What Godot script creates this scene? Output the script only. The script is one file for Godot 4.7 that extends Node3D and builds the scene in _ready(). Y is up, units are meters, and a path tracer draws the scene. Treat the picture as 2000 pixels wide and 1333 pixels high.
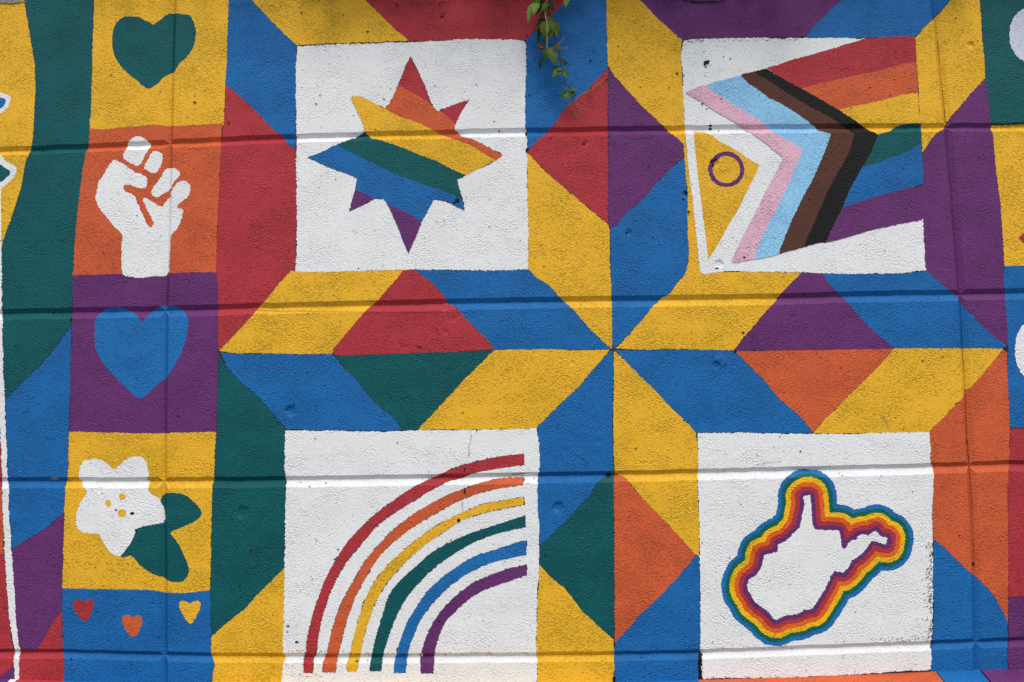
extends Node3D

# A painted wall of large concrete blocks, seen from close by on a grey day.
# The wall's face is the plane z = 0, x runs along it, y is up; one paint unit is about 1.8 mm.

const EYE := Vector3(1.2836, 1.497, 2.791)
const TURN := Vector3(0.0734, 0.016, -0.0184)      # pitch, yaw, roll
const FOCAL := 1532.0
const DEEP := 0.0118                                   # depth of the grooves between blocks
var basis_eye := Basis.from_euler(TURN)
var wall: Node3D
var wall_at := Vector3(1.4, 0, 0)
var mats := {}
var hold_cells := {}
var blocks := []
var used := {}
var films := []
var quilts := []
var rough := FastNoiseLite.new()
var wave := FastNoiseLite.new()
var edge := FastNoiseLite.new()
var edge2 := FastNoiseLite.new()
var ragged := FastNoiseLite.new()
var rng := RandomNumberGenerator.new()
# dents in the concrete: x, y, radius, depth in mm
var dents := [[568.0, 803.0, 11.0, 7.0], [473.0, 1003.0, 13.0, 4.0], [1090.0, 992.0, 11.0, 7.0], [1230.0, 455.0, 6.0, 4.0], [1409.0, 706.0, 12.0, -4.0], [1400.0, 714.0, 7.0, 5.0], [1896.0, 89.0, 7.0, 5.0], [1338.0, 380.0, 6.0, 6.0], [1142.0, 281.0, 6.0, 2.5], [893.0, 394.0, 5.0, 6.0], [866.0, 32.0, 5.0, 4.0], [1117.0, 709.0, 5.0, 1.5], [1284.0, 845.0, 4.0, 2.0], [1168.0, 864.0, 6.0, 2.0], [884.0, 625.0, 7.0, 2.0], [870.0, 650.0, 5.0, 2.0], [1405.0, 517.0, 8.0, 4.0], [1398.0, 320.0, 7.0, 7.0], [195.0, 959.0, 6.0, 2.5], [1550.0, 620.0, 5.0, 2.0]]

func _ready() -> void:
	var cam := Camera3D.new()
	cam.name = "camera"
	cam.position = EYE
	cam.rotation = TURN
	cam.fov = 2.0 * rad_to_deg(atan(666.5 / FOCAL))
	cam.near = 0.05
	cam.far = 400.0
	cam.current = true
	add_child(cam)
	var sky_mat := ProceduralSkyMaterial.new()
	sky_mat.sky_top_color = Color(0.84, 0.87, 0.92)
	sky_mat.sky_horizon_color = Color(0.72, 0.74, 0.77)
	sky_mat.sky_curve = 0.25
	sky_mat.ground_bottom_color = Color(0.16, 0.16, 0.16)
	sky_mat.ground_horizon_color = Color(0.2, 0.2, 0.2)
	var env := Environment.new()
	env.background_mode = Environment.BG_SKY
	env.sky = Sky.new()
	env.sky.sky_material = sky_mat
	env.background_energy_multiplier = 1.0
	env.tonemap_mode = Environment.TONE_MAPPER_LINEAR
	env.tonemap_exposure = 1.76
	env.sdfgi_enabled = true
	env.ssao_enabled = true
	env.ssil_enabled = true
	var we := WorldEnvironment.new()
	we.name = "world"
	we.environment = env
	add_child(we)
	var sun := DirectionalLight3D.new()
	sun.name = "sun"
	sun.light_energy = 0.42
	sun.light_angular_distance = 30.0
	sun.light_color = Color(1.0, 0.97, 0.93)
	sun.shadow_enabled = true
	sun.rotation_degrees = Vector3(-58, 14, 0)
	add_child(sun)

	rng.seed = 7
	setup_noise()
	make_materials()
	ground()
	wall = Node3D.new()
	wall.name = "mural_wall"
	wall.position = wall_at
	add_child(wall)
	wall.set_meta("label", "concrete block wall covered with a bright quilt mural of stars, hearts and rainbows")
	wall.set_meta("category", "wall")
	wall.set_meta("kind", "thing")
	build_blocks()
	quilt()
	lay_quilt()
	motifs()
	chips()
	kerb()
	creeper()

# ---------------------------------------------------------------- the painted quilt
# Outlines on the face of the wall, in paint units of about 1.8 mm: x to the right, y downwards.
func quilt() -> void:
	# left border
	q("yellow", [-1240, -90, 40, -90, 46, 0, 55, 50, 63, 100, 68, 130, 69, 180, 66, 230, 62, 283, 58, 297, 50, 312, 42, 360, 30, 400, 18, 435, 5, 475, -20, 560, -1240, 560])
	q("teal", [40, -90, 184, -90, 183, 0, 181, 80, 179, 160, 176, 250, 172, 288, 161, 340, 151, 420, 146, 460, 142, 540, 141, 600, 139, 636, 120, 662, 95, 695, 70, 722, 40, 750, 20, 770, 9, 783, 6, 720, 4, 640, 2, 560, 2, 500, 5, 470, 18, 435, 30, 400, 42, 360, 50, 312, 58, 297, 62, 283, 66, 230, 69, 180, 68, 130, 63, 100, 55, 50, 46, 0])
	q("blue", [139, 636, 138, 700, 136, 780, 134, 850, 133, 900, 131, 935, 127, 948, 125, 1002, 110, 1015, 90, 1032, 60, 1050, 23, 1073, 20, 1040, 17, 1000, 14, 930, 12, 850, 9, 783, 20, 770, 40, 750, 70, 722, 95, 695, 120, 662])
	q("purple", [125, 1002, 123, 1060, 121, 1120, 120, 1192, 112, 1202, 100, 1221, 86, 1246, 72, 1269, 37, 1271, 33, 1255, 29, 1220, 25, 1150, 22, 1073, 60, 1050, 90, 1032, 110, 1015])
	q("red", [120, 1190, 121, 1240, 123, 1275, 127, 1290, 125, 1346, 30, 1346, 33, 1300, 37, 1271, 72, 1269, 86, 1246, 100, 1221, 112, 1202])
	q("teal", [-1240, 560, 0, 560, 0, 860, -1240, 860])
	q("orange", [-1240, 956, 3, 956, 5, 1000, 7, 1085, -1240, 1085])
	q("red", [-1240, 860, 0, 860, 1, 900, 4, 956, -1240, 956])
	q("red", [-1240, 1085, 7, 1085, 10, 1110, 16, 1200, 22, 1250, 29, 1276, 27, 1290, 26, 1302, 10, 1316, -10, 1330, -1240, 1330])
	q("purple", [27, 1300, 29, 1330, -1240, 1346, -60, 1346, -8, 1325, 10, 1314])
	# upper left quarter
	q("blue", [446, -90, 430, -90, 492, -1, 505, 14, 530, 42, 555, 66, 579, 88, 577, 292, 562, 282, 552, 266, 535, 255, 500, 218, 470, 190, 440, 165, 442, 100, 445, 40])
	q("yellow", [420, -90, 640, -90, 713, -1, 728, 14, 745, 31, 772, 58, 799, 80, 720, 83, 650, 85, 579, 88, 555, 66, 530, 42, 505, 14, 492, 0])
	q("red", [640, -90, 1190, -90, 1110, -1, 1101, 8, 1082, 25, 1069, 37, 1050, 56, 1034, 71, 1028, 78, 960, 77, 890, 78, 850, 80, 799, 80, 772, 58, 745, 31, 728, 14, 713, 0])
	q("blue", [1190, -90, 1184, -90, 1185, 30, 1186, 90, 1188, 131, 1170, 152, 1150, 172, 1130, 190, 1110, 205, 1096, 222, 1083, 242, 1065, 262, 1050, 273, 1040, 283, 1029, 295, 1029, 262, 1026, 240, 1026, 180, 1028, 100, 1028, 78, 1034, 71, 1050, 56, 1069, 37, 1082, 25, 1101, 8, 1110, 0])
	q("red", [1188, 132, 1187, 280, 1188, 438, 1170, 425, 1150, 408, 1120, 382, 1090, 357, 1065, 335, 1045, 315, 1029, 297, 1040, 283, 1050, 273, 1065, 262, 1083, 242, 1096, 222, 1110, 205, 1130, 190, 1150, 172, 1170, 152])
	q("purple", [1188, 126, 1200, 148, 1220, 170, 1240, 192, 1258, 212, 1280, 232, 1298, 248, 1305, 257, 1318, 266, 1330, 276, 1337, 285, 1335, 306, 1315, 325, 1300, 342, 1280, 360, 1260, 385, 1245, 400, 1225, 415, 1205, 440, 1193, 447, 1188, 438])
	q("yellow", [1184, -90, 1190, -90, 1250, -1, 1262, 12, 1280, 32, 1300, 50, 1315, 64, 1332, 77, 1331, 100, 1334, 180, 1337, 230, 1339, 262, 1338, 285, 1330, 276, 1318, 266, 1305, 257, 1298, 248, 1280, 232, 1258, 212, 1240, 192, 1220, 170, 1200, 148, 1188, 127, 1186, 90, 1185, 30])
	q("yellow", [1334, 280, 1342, 240, 1352, 300, 1372, 540, 1334, 545, 1344, 512, 1345, 490, 1343, 460, 1342, 420, 1343, 385, 1340, 350, 1337, 318])
	q("blue", [1337, 308, 1338, 333, 1340, 350, 1343, 385, 1342, 420, 1343, 460, 1345, 490, 1343, 515, 1339, 535, 1325, 549, 1306, 575, 1291, 583, 1278, 595, 1265, 610, 1250, 629, 1217, 666, 1199, 682, 1196, 670, 1196, 620, 1195, 580, 1193, 530, 1192, 480, 1193, 446, 1205, 440, 1225, 415, 1245, 400, 1260, 385, 1280, 360, 1300, 342, 1315, 325])
	q("yellow", [1030, 297, 1045, 315, 1065, 335, 1090, 357, 1120, 382, 1150, 408, 1170, 425, 1187, 438, 1191, 450, 1191, 500, 1194, 560, 1195, 600, 1196, 670, 1195, 682, 1178, 668, 1165, 655, 1150, 640, 1130, 617, 1115, 600, 1105, 593, 1090, 578, 1075, 560, 1060, 550, 1045, 540, 1031, 525, 1032, 450, 1030, 400])
	q("blue", [806, 527, 860, 528, 920, 529, 980, 528, 1031, 525, 1045, 540, 1060, 550, 1075, 560, 1090, 578, 1105, 593, 1115, 600, 1130, 617, 1150, 640, 1165, 655, 1178, 668, 1194, 683, 1120, 684, 1060, 683, 1000, 684, 965, 684, 955, 667, 930, 644, 905, 618, 895, 604, 876, 593, 868, 579, 845, 553, 825, 540])
	q("red", [789, 526, 808, 527, 825, 540, 845, 553, 868, 579, 876, 593, 895, 604, 905, 618, 930, 644, 955, 667, 965, 683, 900, 687, 850, 688, 760, 692, 700, 693, 655, 695, 650, 690, 651, 681, 664, 666, 680, 648, 700, 624, 715, 607, 731, 594, 742, 583, 760, 560, 775, 545])
	q("yellow", [568, 528, 577, 530, 640, 530, 700, 528, 790, 527, 775, 545, 760, 560, 742, 583, 731, 594, 715, 607, 700, 624, 680, 648, 664, 666, 651, 681, 648, 692, 600, 692, 540, 691, 500, 690, 470, 691, 427, 686, 440, 671, 447, 666, 475, 635, 497, 611, 515, 590, 532, 570, 552, 545])
	q("red", [440, 165, 470, 190, 500, 218, 535, 255, 552, 266, 562, 282, 578, 292, 578, 340, 579, 400, 580, 440, 578, 480, 577, 529, 568, 528, 552, 545, 532, 570, 515, 590, 497, 611, 475, 635, 447, 666, 440, 671, 426, 686, 425, 640, 425, 600, 424, 560, 421, 535, 422, 500, 424, 440, 427, 380, 429, 310, 432, 270, 436, 245])
	# lower left quarter
	q("blue", [429, 688, 470, 692, 540, 691, 600, 692, 648, 692, 655, 698, 675, 721, 697, 743, 710, 761, 727, 781, 750, 803, 770, 816, 777, 826, 786, 840, 760, 843, 700, 842, 640, 842, 600, 841, 558, 838, 537, 813, 522, 796, 502, 773, 487, 761, 462, 741, 442, 717])
	q("teal", [426, 690, 442, 717, 462, 741, 487, 761, 502, 773, 522, 796, 537, 813, 558, 838, 556, 916, 559, 936, 557, 1000, 556, 1108, 545, 1120, 530, 1135, 515, 1150, 500, 1165, 480, 1188, 460, 1204, 440, 1220, 412, 1244, 411, 1200, 410, 1150, 411, 1100, 413, 1000, 414, 950, 418, 930, 420, 870, 422, 843, 424, 780, 425, 730])
	q("yellow", [556, 1108, 555, 1180, 554, 1240, 558, 1283, 552, 1346, 411, 1346, 416, 1312, 418, 1295, 411, 1276, 412, 1244, 440, 1220, 460, 1204, 480, 1188, 500, 1165, 515, 1150, 530, 1135, 545, 1120])
	q("teal", [655, 695, 700, 693, 760, 692, 850, 688, 963, 685, 940, 708, 920, 728, 900, 748, 875, 775, 855, 798, 832, 821, 815, 841, 785, 841, 777, 826, 770, 816, 750, 803, 727, 781, 710, 761, 697, 743, 675, 721])
	q("yellow", [963, 685, 1000, 683, 1060, 682, 1120, 684, 1193, 683, 1180, 698, 1165, 716, 1147, 736, 1130, 758, 1107, 778, 1082, 802, 1051, 834, 1050, 838, 1000, 840, 960, 839, 920, 840, 870, 840, 814, 841, 832, 821, 855, 798, 875, 775, 900, 748, 920, 728, 940, 708])
	q("blue", [1195, 684, 1197, 690, 1198, 720, 1197, 780, 1196, 840, 1197, 880, 1198, 925, 1185, 928, 1165, 946, 1152, 968, 1132, 988, 1122, 1002, 1092, 1030, 1055, 1068, 1053, 1040, 1051, 1000, 1050, 960, 1051, 930, 1054, 910, 1053, 870, 1051, 834, 1082, 802, 1107, 778, 1130, 758, 1147, 736, 1165, 716, 1180, 698])
	q("teal", [1190, 926, 1199, 924, 1199, 1000, 1200, 1100, 1200, 1252, 1167, 1221, 1140, 1197, 1117, 1167, 1100, 1147, 1075, 1127, 1053, 1103, 1054, 1067, 1092, 1030, 1122, 1002, 1132, 988, 1152, 968, 1165, 946])
	q("yellow", [1053, 1102, 1075, 1127, 1100, 1147, 1117, 1167, 1140, 1197, 1167, 1221, 1199, 1251, 1200, 1275, 1199, 1348, 1048, 1348, 1050, 1300, 1047, 1280, 1048, 1230, 1049, 1180, 1052, 1150])
	# lower right quarter
	q("orange", [1199, 925, 1207, 926, 1225, 937, 1250, 968, 1281, 1000, 1310, 1030, 1335, 1057, 1358, 1081, 1358, 1087, 1347, 1102, 1325, 1127, 1300, 1155, 1275, 1179, 1250, 1202, 1225, 1231, 1201, 1257, 1200, 1100])
	q("blue", [1358, 1086, 1366, 1085, 1367, 1150, 1368, 1200, 1369, 1260, 1366, 1275, 1364, 1288, 1365, 1348, 1206, 1348, 1201, 1320, 1200, 1257, 1225, 1231, 1250, 1202, 1275, 1179, 1300, 1155, 1325, 1127, 1347, 1102])
	q("yellow", [1199, 686, 1212, 696, 1232, 716, 1252, 736, 1275, 758, 1300, 786, 1325, 811, 1347, 831, 1359, 845, 1363, 870, 1364, 900, 1363, 950, 1365, 1000, 1366, 1087, 1357, 1082, 1335, 1057, 1310, 1030, 1281, 1000, 1250, 968, 1225, 937, 1207, 926, 1200, 926, 1199, 880, 1198, 840, 1199, 780, 1199, 720])
	q("blue", [1200, 684, 1250, 685, 1300, 683, 1380, 684, 1434, 685, 1465, 716, 1500, 752, 1517, 776, 1545, 798, 1565, 816, 1588, 846, 1540, 846, 1500, 846, 1440, 845, 1360, 845, 1347, 831, 1325, 811, 1300, 786, 1275, 758, 1252, 736, 1232, 716, 1212, 696])
	q("orange", [1435, 686, 1500, 685, 1560, 684, 1650, 682, 1748, 680, 1725, 706, 1707, 726, 1680, 751, 1655, 776, 1635, 798, 1612, 818, 1588, 845, 1565, 816, 1545, 798, 1517, 776, 1500, 752, 1465, 716])
	q("yellow", [1748, 680, 1800, 680, 1880, 680, 1962, 681, 1940, 706, 1915, 738, 1897, 758, 1885, 763, 1883, 776, 1862, 796, 1845, 815, 1817, 842, 1815, 846, 1760, 846, 1680, 847, 1588, 847, 1612, 818, 1635, 798, 1655, 776, 1680, 751, 1707, 726, 1725, 706])
	q("orange", [1962, 681, 1968, 690, 1968, 720, 1970, 760, 1973, 836, 1972, 910, 1969, 940, 1969, 1000, 1970, 1100, 1969, 1218, 1962, 1200, 1947, 1172, 1930, 1150, 1915, 1135, 1895, 1117, 1872, 1097, 1850, 1075, 1824, 1054, 1821, 1000, 1824, 930, 1822, 920, 1818, 900, 1817, 870, 1816, 843, 1845, 815, 1862, 796, 1883, 776, 1885, 763, 1897, 758, 1915, 738, 1940, 706])
	q("blue", [1824, 1054, 1850, 1075, 1872, 1097, 1895, 1117, 1915, 1135, 1930, 1150, 1947, 1172, 1962, 1200, 1968, 1218, 1969, 1250, 1968, 1280, 1970, 1322, 1818, 1324, 1820, 1290, 1818, 1257, 1823, 1240, 1824, 1180, 1822, 1100])
	# upper right quarter
	q("purple", [1190, -90, 1720, -90, 1642, 0, 1620, 22, 1597, 45, 1575, 71, 1480, 75, 1400, 76, 1333, 79, 1315, 64, 1300, 50, 1280, 32, 1262, 12, 1250, 0])
	q("blue", [1720, -90, 1930, -90, 1856, 0, 1837, 24, 1825, 35, 1805, 54, 1788, 73, 1720, 73, 1640, 75, 1572, 75, 1597, 45, 1620, 22, 1642, 0])
	q("yellow", [1918, -90, 1930, -90, 1915, 0, 1918, 40, 1920, 80, 1924, 110, 1926, 154, 1910, 170, 1895, 185, 1875, 210, 1857, 230, 1849, 241, 1845, 252, 1830, 261, 1820, 272, 1810, 287, 1801, 302, 1799, 262, 1797, 240, 1795, 200, 1793, 150, 1789, 110, 1788, 73, 1805, 54, 1825, 35, 1837, 24, 1856, 0])
	q("purple", [1926, 153, 1930, 180, 1934, 215, 1937, 244, 1934, 250, 1940, 262, 1943, 300, 1946, 333, 1954, 395, 1959, 458, 1961, 508, 1962, 558, 1964, 583, 1967, 620, 1970, 673, 1955, 667, 1947, 663, 1920, 638, 1900, 615, 1882, 599, 1872, 583, 1857, 570, 1835, 550, 1808, 531, 1806, 480, 1802, 429, 1770, 435, 1770, 369, 1804, 359, 1801, 302, 1810, 287, 1820, 272, 1830, 261, 1845, 252, 1849, 241, 1857, 230, 1875, 210, 1895, 185, 1910, 170])
	q("blue", [1605, 533, 1700, 535, 1760, 533, 1810, 530, 1835, 550, 1857, 570, 1872, 583, 1882, 599, 1900, 615, 1920, 638, 1947, 663, 1966, 673, 1964, 681, 1880, 680, 1747, 681, 1730, 666, 1707, 648, 1687, 628, 1670, 608, 1655, 590, 1640, 577, 1620, 555])
	q("purple", [1567, 532, 1606, 533, 1620, 555, 1640, 577, 1655, 590, 1670, 608, 1687, 628, 1707, 648, 1730, 666, 1747, 681, 1650, 683, 1560, 684, 1435, 685, 1450, 663, 1475, 635, 1500, 606, 1515, 590, 1525, 575, 1550, 550])
	q("yellow", [1339, 536, 1366, 530, 1440, 531, 1500, 531, 1568, 532, 1550, 550, 1525, 575, 1515, 590, 1500, 606, 1475, 635, 1450, 663, 1435, 685, 1380, 684, 1300, 682, 1250, 684, 1200, 682, 1217, 666, 1250, 629, 1265, 610, 1278, 595, 1291, 583, 1306, 575, 1325, 549])
	# right border
	q("teal", [1915, -90, 3300, -90, 3300, 240, 2000, 242, 1960, 244, 1936, 243, 1934, 215, 1930, 180, 1926, 153, 1924, 110, 1920, 80, 1918, 40, 1915, 0])
	q("yellow", [1936, 245, 1960, 245, 2000, 243, 3300, 240, 3300, 522, 1962, 521, 1959, 458, 1954, 395, 1946, 333, 1943, 300, 1940, 262, 1935, 252])
	q("blue", [1962, 521, 3300, 522, 3300, 838, 1974, 837, 1970, 760, 1969, 720, 1969, 673, 1967, 620, 1964, 583, 1962, 558])
	q("red", [1974, 838, 3300, 838, 3300, 1167, 1970, 1167, 1970, 1000, 1969, 940, 1972, 910])
	q("purple", [1970, 1167, 3300, 1167, 3300, 1310, 1971, 1322, 1969, 1280, 1970, 1250])

# ---------------------------------------------------------------- the painted pictures
func motifs() -> void:
	# the column of coloured squares
	film(wall, "yellow_square", "yellow", [184, -90, 448, -90, 446, 0, 444, 60, 442, 120, 440, 165, 436, 246, 400, 243, 360, 245, 330, 248, 300, 243, 280, 246, 240, 249, 200, 253, 175, 255, 179, 160, 181, 80, 183, 0], 0, "yellow painted square behind the dark green heart")
	film(wall, "orange_square", "orange", [175, 251, 200, 253, 240, 249, 280, 246, 300, 243, 330, 247, 360, 245, 400, 243, 434, 241, 432, 270, 430, 310, 427, 380, 424, 440, 422, 500, 421, 536, 380, 533, 330, 535, 230, 536, 190, 538, 142, 540, 144, 500, 147, 450, 152, 400, 160, 340, 166, 300, 173, 288], 0, "orange painted square behind the white raised fist")
	film(wall, "purple_square", "purple", [142, 538, 190, 537, 230, 535, 330, 534, 380, 532, 422, 532, 424, 560, 425, 600, 425, 640, 426, 690, 425, 740, 423, 800, 422, 845, 360, 845, 320, 847, 260, 847, 200, 845, 134, 843, 136, 780, 138, 700, 139, 640, 141, 600], 0, "purple painted square behind the blue heart")
	film(wall, "yellow_square", "yellow", [134, 843, 200, 845, 260, 847, 320, 847, 360, 845, 422, 844, 420, 870, 418, 920, 418, 936, 414, 950, 413, 1000, 411, 1100, 410, 1155, 360, 1160, 325, 1159, 300, 1155, 250, 1153, 200, 1152, 121, 1151, 123, 1080, 125, 1000, 127, 952, 131, 940, 133, 900], 0, "yellow painted square behind the white flower")
	film(wall, "blue_square", "blue", [121, 1150, 200, 1151, 250, 1152, 300, 1154, 325, 1158, 360, 1159, 410, 1154, 411, 1200, 412, 1240, 411, 1275, 417, 1292, 419, 1300, 415, 1312, 411, 1346, 124, 1346, 125, 1290, 122, 1270, 121, 1200], 0, "blue painted square with three small hearts")
	film(wall, "green_heart", "teal", [297, 48, 283, 40, 272, 34, 258, 32, 244, 33, 232, 38, 224, 48, 220, 62, 218, 80, 219, 95, 224, 112, 233, 127, 248, 142, 265, 156, 280, 168, 289, 175, 300, 168, 312, 158, 322, 148, 335, 144, 341, 140, 345, 130, 352, 122, 362, 115, 372, 102, 379, 88, 382, 70, 381, 52, 376, 38, 370, 30, 360, 27, 345, 27, 333, 26, 322, 30, 310, 40, 302, 47], 1, "dark green painted heart at the top of the column")
	film(wall, "blue_heart", "sky", [277, 630, 268, 618, 256, 607, 240, 602, 220, 601, 205, 604, 196, 613, 187, 620, 184, 635, 183, 660, 186, 680, 193, 698, 204, 716, 220, 732, 240, 752, 258, 770, 270, 779, 276, 779, 285, 772, 297, 762, 308, 750, 320, 742, 326, 738, 330, 728, 340, 716, 350, 698, 358, 680, 365, 655, 368, 630, 366, 618, 358, 607, 345, 600, 333, 598, 318, 597, 305, 604, 292, 614, 284, 622], 1, "blue painted heart on the purple square")
	film(wall, "red_heart", "red", [163, 1177, 157, 1172, 149, 1171, 143, 1175, 141, 1184, 144, 1192, 150, 1200, 156, 1209, 163, 1216, 169, 1214, 175, 1205, 180, 1193, 183, 1182, 181, 1173, 174, 1170, 168, 1173], 1, "small red painted heart")
	film(wall, "orange_heart", "orange", [259, 1207, 254, 1202, 247, 1201, 240, 1204, 237, 1211, 240, 1221, 246, 1233, 253, 1243, 261, 1246, 268, 1240, 273, 1230, 277, 1218, 277, 1207, 271, 1202, 264, 1203], 1, "small orange painted heart")
	film(wall, "yellow_heart", "yellow", [371, 1180, 365, 1175, 357, 1173, 350, 1176, 349, 1185, 353, 1196, 360, 1208, 368, 1218, 374, 1219, 380, 1211, 386, 1199, 391, 1187, 392, 1177, 386, 1173, 378, 1175], 1, "small yellow painted heart")

	var fist := group(wall, "raised_fist", "white painted raised fist on the orange square")
	film(fist, "hand", "white", [221, 312, 229, 314, 244, 322, 253, 330, 264, 337, 278, 340, 286, 346, 288, 356, 286, 365, 280, 369, 271, 367, 255, 362, 242, 360, 240, 374, 248, 377, 259, 379, 267, 392, 271, 405, 278, 423, 288, 442, 296, 445, 300, 439, 298, 430, 290, 416, 284, 403, 278, 391, 280, 386, 289, 389, 303, 398, 317, 405, 321, 396, 327, 387, 332, 388, 333, 376, 339, 364, 350, 355, 359, 352, 368, 357, 372, 367, 369, 380, 361, 391, 345, 400, 344, 404, 357, 409, 358, 416, 351, 437, 344, 448, 336, 455, 332, 466, 332, 486, 331, 516, 329, 539, 305, 540, 278, 542, 260, 542, 242, 540, 236, 526, 237, 498, 236, 477, 240, 464, 237, 456, 224, 445, 210, 428, 195, 410, 185, 389, 187, 376, 192, 356, 204, 337, 214, 321], 1)
	film(fist, "finger", "white", [253, 274, 260, 268, 271, 266, 280, 270, 289, 277, 296, 285, 288, 294, 284, 300, 278, 313, 272, 324, 260, 322, 246, 314, 240, 305, 242, 296, 250, 288, 251, 279], 1)
	film(fist, "finger", "white", [297, 296, 305, 294, 314, 298, 318, 306, 315, 320, 309, 333, 303, 340, 294, 338, 286, 333, 280, 328, 285, 317, 291, 306], 1)
	film(fist, "finger", "white", [325, 329, 334, 328, 348, 331, 352, 339, 348, 347, 336, 358, 333, 371, 318, 379, 305, 388, 296, 380, 294, 373, 303, 360, 314, 347, 316, 338], 1)

	var flower := group(wall, "flower", "white painted flower with two green leaves")
	film(flower, "leaf", "teal", [313, 973, 322, 964, 341, 963, 359, 966, 373, 975, 387, 989, 395, 1004, 385, 1016, 363, 1028, 340, 1036, 331, 1041, 341, 1052, 353, 1072, 363, 1093, 369, 1111, 366, 1127, 357, 1137, 335, 1138, 325, 1133, 318, 1127, 306, 1126, 286, 1115, 270, 1103, 262, 1091, 254, 1085, 241, 1090, 233, 1089, 245, 1072, 256, 1054, 261, 1034, 300, 1018, 316, 1000], 1)
	film(flower, "petals", "white", [222, 921, 213, 910, 201, 900, 187, 896, 173, 897, 161, 902, 155, 912, 153, 927, 155, 937, 161, 941, 160, 949, 167, 955, 170, 963, 160, 975, 152, 991, 146, 1012, 148, 1030, 158, 1040, 173, 1043, 193, 1041, 199, 1056, 209, 1074, 221, 1085, 233, 1088, 246, 1074, 258, 1056, 263, 1038, 268, 1031, 286, 1028, 306, 1025, 321, 1021, 322, 1001, 320, 991, 314, 981, 311, 973, 298, 969, 290, 961, 288, 954, 293, 943, 290, 933, 289, 918, 286, 902, 278, 893, 266, 891, 250, 896, 235, 906], 1)
	for d in [[211, 984, 6.5], [237.5, 971, 6.5], [237.5, 1003.5, 7.8]]:
		film(flower, "stamen", "yellow", ring(d[0], d[1], d[2], d[2] * 1.05, 10), 1)

	# left border pictures
	var sprig := group(wall, "outlined_leaf", "white outlined leaf shape at the left border")
	film(sprig, "outline", "white", [-60, 170, 0, 181, 12, 184, 19, 188, 20, 197, 14, 210, 0, 222, -30, 235, -60, 230], 1)
	film(sprig, "leaf", "blue", [-50, 180, 0, 190, 10, 193, 11, 198, 6, 207, 0, 212, -30, 224, -50, 222], 1)
	var sprig2 := group(wall, "outlined_leaf", "white outlined green leaf below the upper outlined leaf at the left border")
	film(sprig2, "outline", "white", [-60, 290, 0, 300, 4, 309, 13, 318, 25, 322, 32, 326, 32, 336, 28, 345, 16, 358, 3, 368, -20, 372, -60, 360], 1)
	film(sprig2, "leaf", "teal", [-50, 310, 0, 319, 8, 328, 20, 333, 18, 340, 8, 352, 0, 357, -50, 350], 1)
	film(wall, "white_line", "white", [-6, 368, 1, 368, 2, 470, 3, 600, 4, 615, 4, 660, 6, 720, 8, 783, 11, 850, 13, 925, 16, 944, 17, 1000, 22, 1080, 27, 1150, 30, 1210, 36, 1262, 39, 1274, 37, 1282, 36, 1300, 37, 1340, 31, 1346, 28, 1320, 26, 1285, 29, 1276, 25, 1258, 17, 1205, 10, 1110, 5, 1000, 3, 955, 5, 944, 2, 900, -3, 780, -6, 600], 0, "long white painted line down the left border")

	# the four white panels
	film(wall, "white_panel", "white", [580, 90, 640, 87, 720, 85, 800, 82, 860, 80, 920, 76, 1000, 77, 1024, 80, 1028, 90, 1027, 150, 1025, 220, 1026, 250, 1030, 258, 1029, 300, 1030, 400, 1032, 450, 1031, 526, 980, 529, 900, 527, 820, 527, 780, 527, 700, 530, 640, 531, 577, 531, 579, 480, 580, 430, 578, 340, 579, 260, 577, 160], 0, "white painted panel behind the rainbow star")
	film(wall, "white_panel", "white", [1334, 80, 1345, 77, 1400, 75, 1480, 74, 1560, 75, 1640, 74, 1692, 75, 1640, 91, 1700, 100, 1700, 440, 1762, 437, 1803, 428, 1806, 490, 1809, 529, 1760, 533, 1700, 535, 1640, 535, 1560, 532, 1480, 531, 1420, 530, 1390, 534, 1376, 536, 1368, 530, 1366, 510, 1363, 480, 1358, 440, 1354, 400, 1349, 360, 1343, 310, 1341, 280, 1338, 255, 1337, 240, 1335, 200, 1334, 150, 1331, 105], 0, "white painted panel behind the striped flag")
	film(wall, "white_panel", "white", [557, 841, 640, 842, 700, 843, 760, 844, 790, 842, 860, 840, 920, 840, 1000, 839, 1048, 837, 1053, 870, 1055, 910, 1051, 930, 1050, 960, 1051, 1000, 1053, 1040, 1053, 1100, 1050, 1150, 1048, 1200, 1047, 1280, 1050, 1300, 1048, 1348, 548, 1348, 550, 1330, 553, 1297, 558, 1285, 554, 1276, 552, 1245, 554, 1212, 555, 1125, 557, 1000, 558, 966, 559, 936, 555, 916], 0, "white painted panel behind the rainbow")
	film(wall, "white_panel", "white", [1363, 846, 1440, 846, 1500, 847, 1587, 848, 1650, 848, 1740, 846, 1815, 844, 1817, 870, 1818, 900, 1823, 920, 1824, 930, 1821, 1000, 1822, 1050, 1822, 1100, 1823, 1180, 1821, 1245, 1817, 1258, 1820, 1290, 1817, 1309, 1740, 1313, 1660, 1319, 1560, 1323, 1480, 1326, 1420, 1325, 1375, 1327, 1370, 1318, 1369, 1290, 1367, 1270, 1369, 1250, 1368, 1150, 1367, 1087, 1366, 1000, 1363, 950, 1365, 900], 0, "white painted panel behind the rainbow bordered outline")

	var star := group(wall, "rainbow_star", "eight pointed star in slanting rainbow stripes")
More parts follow.
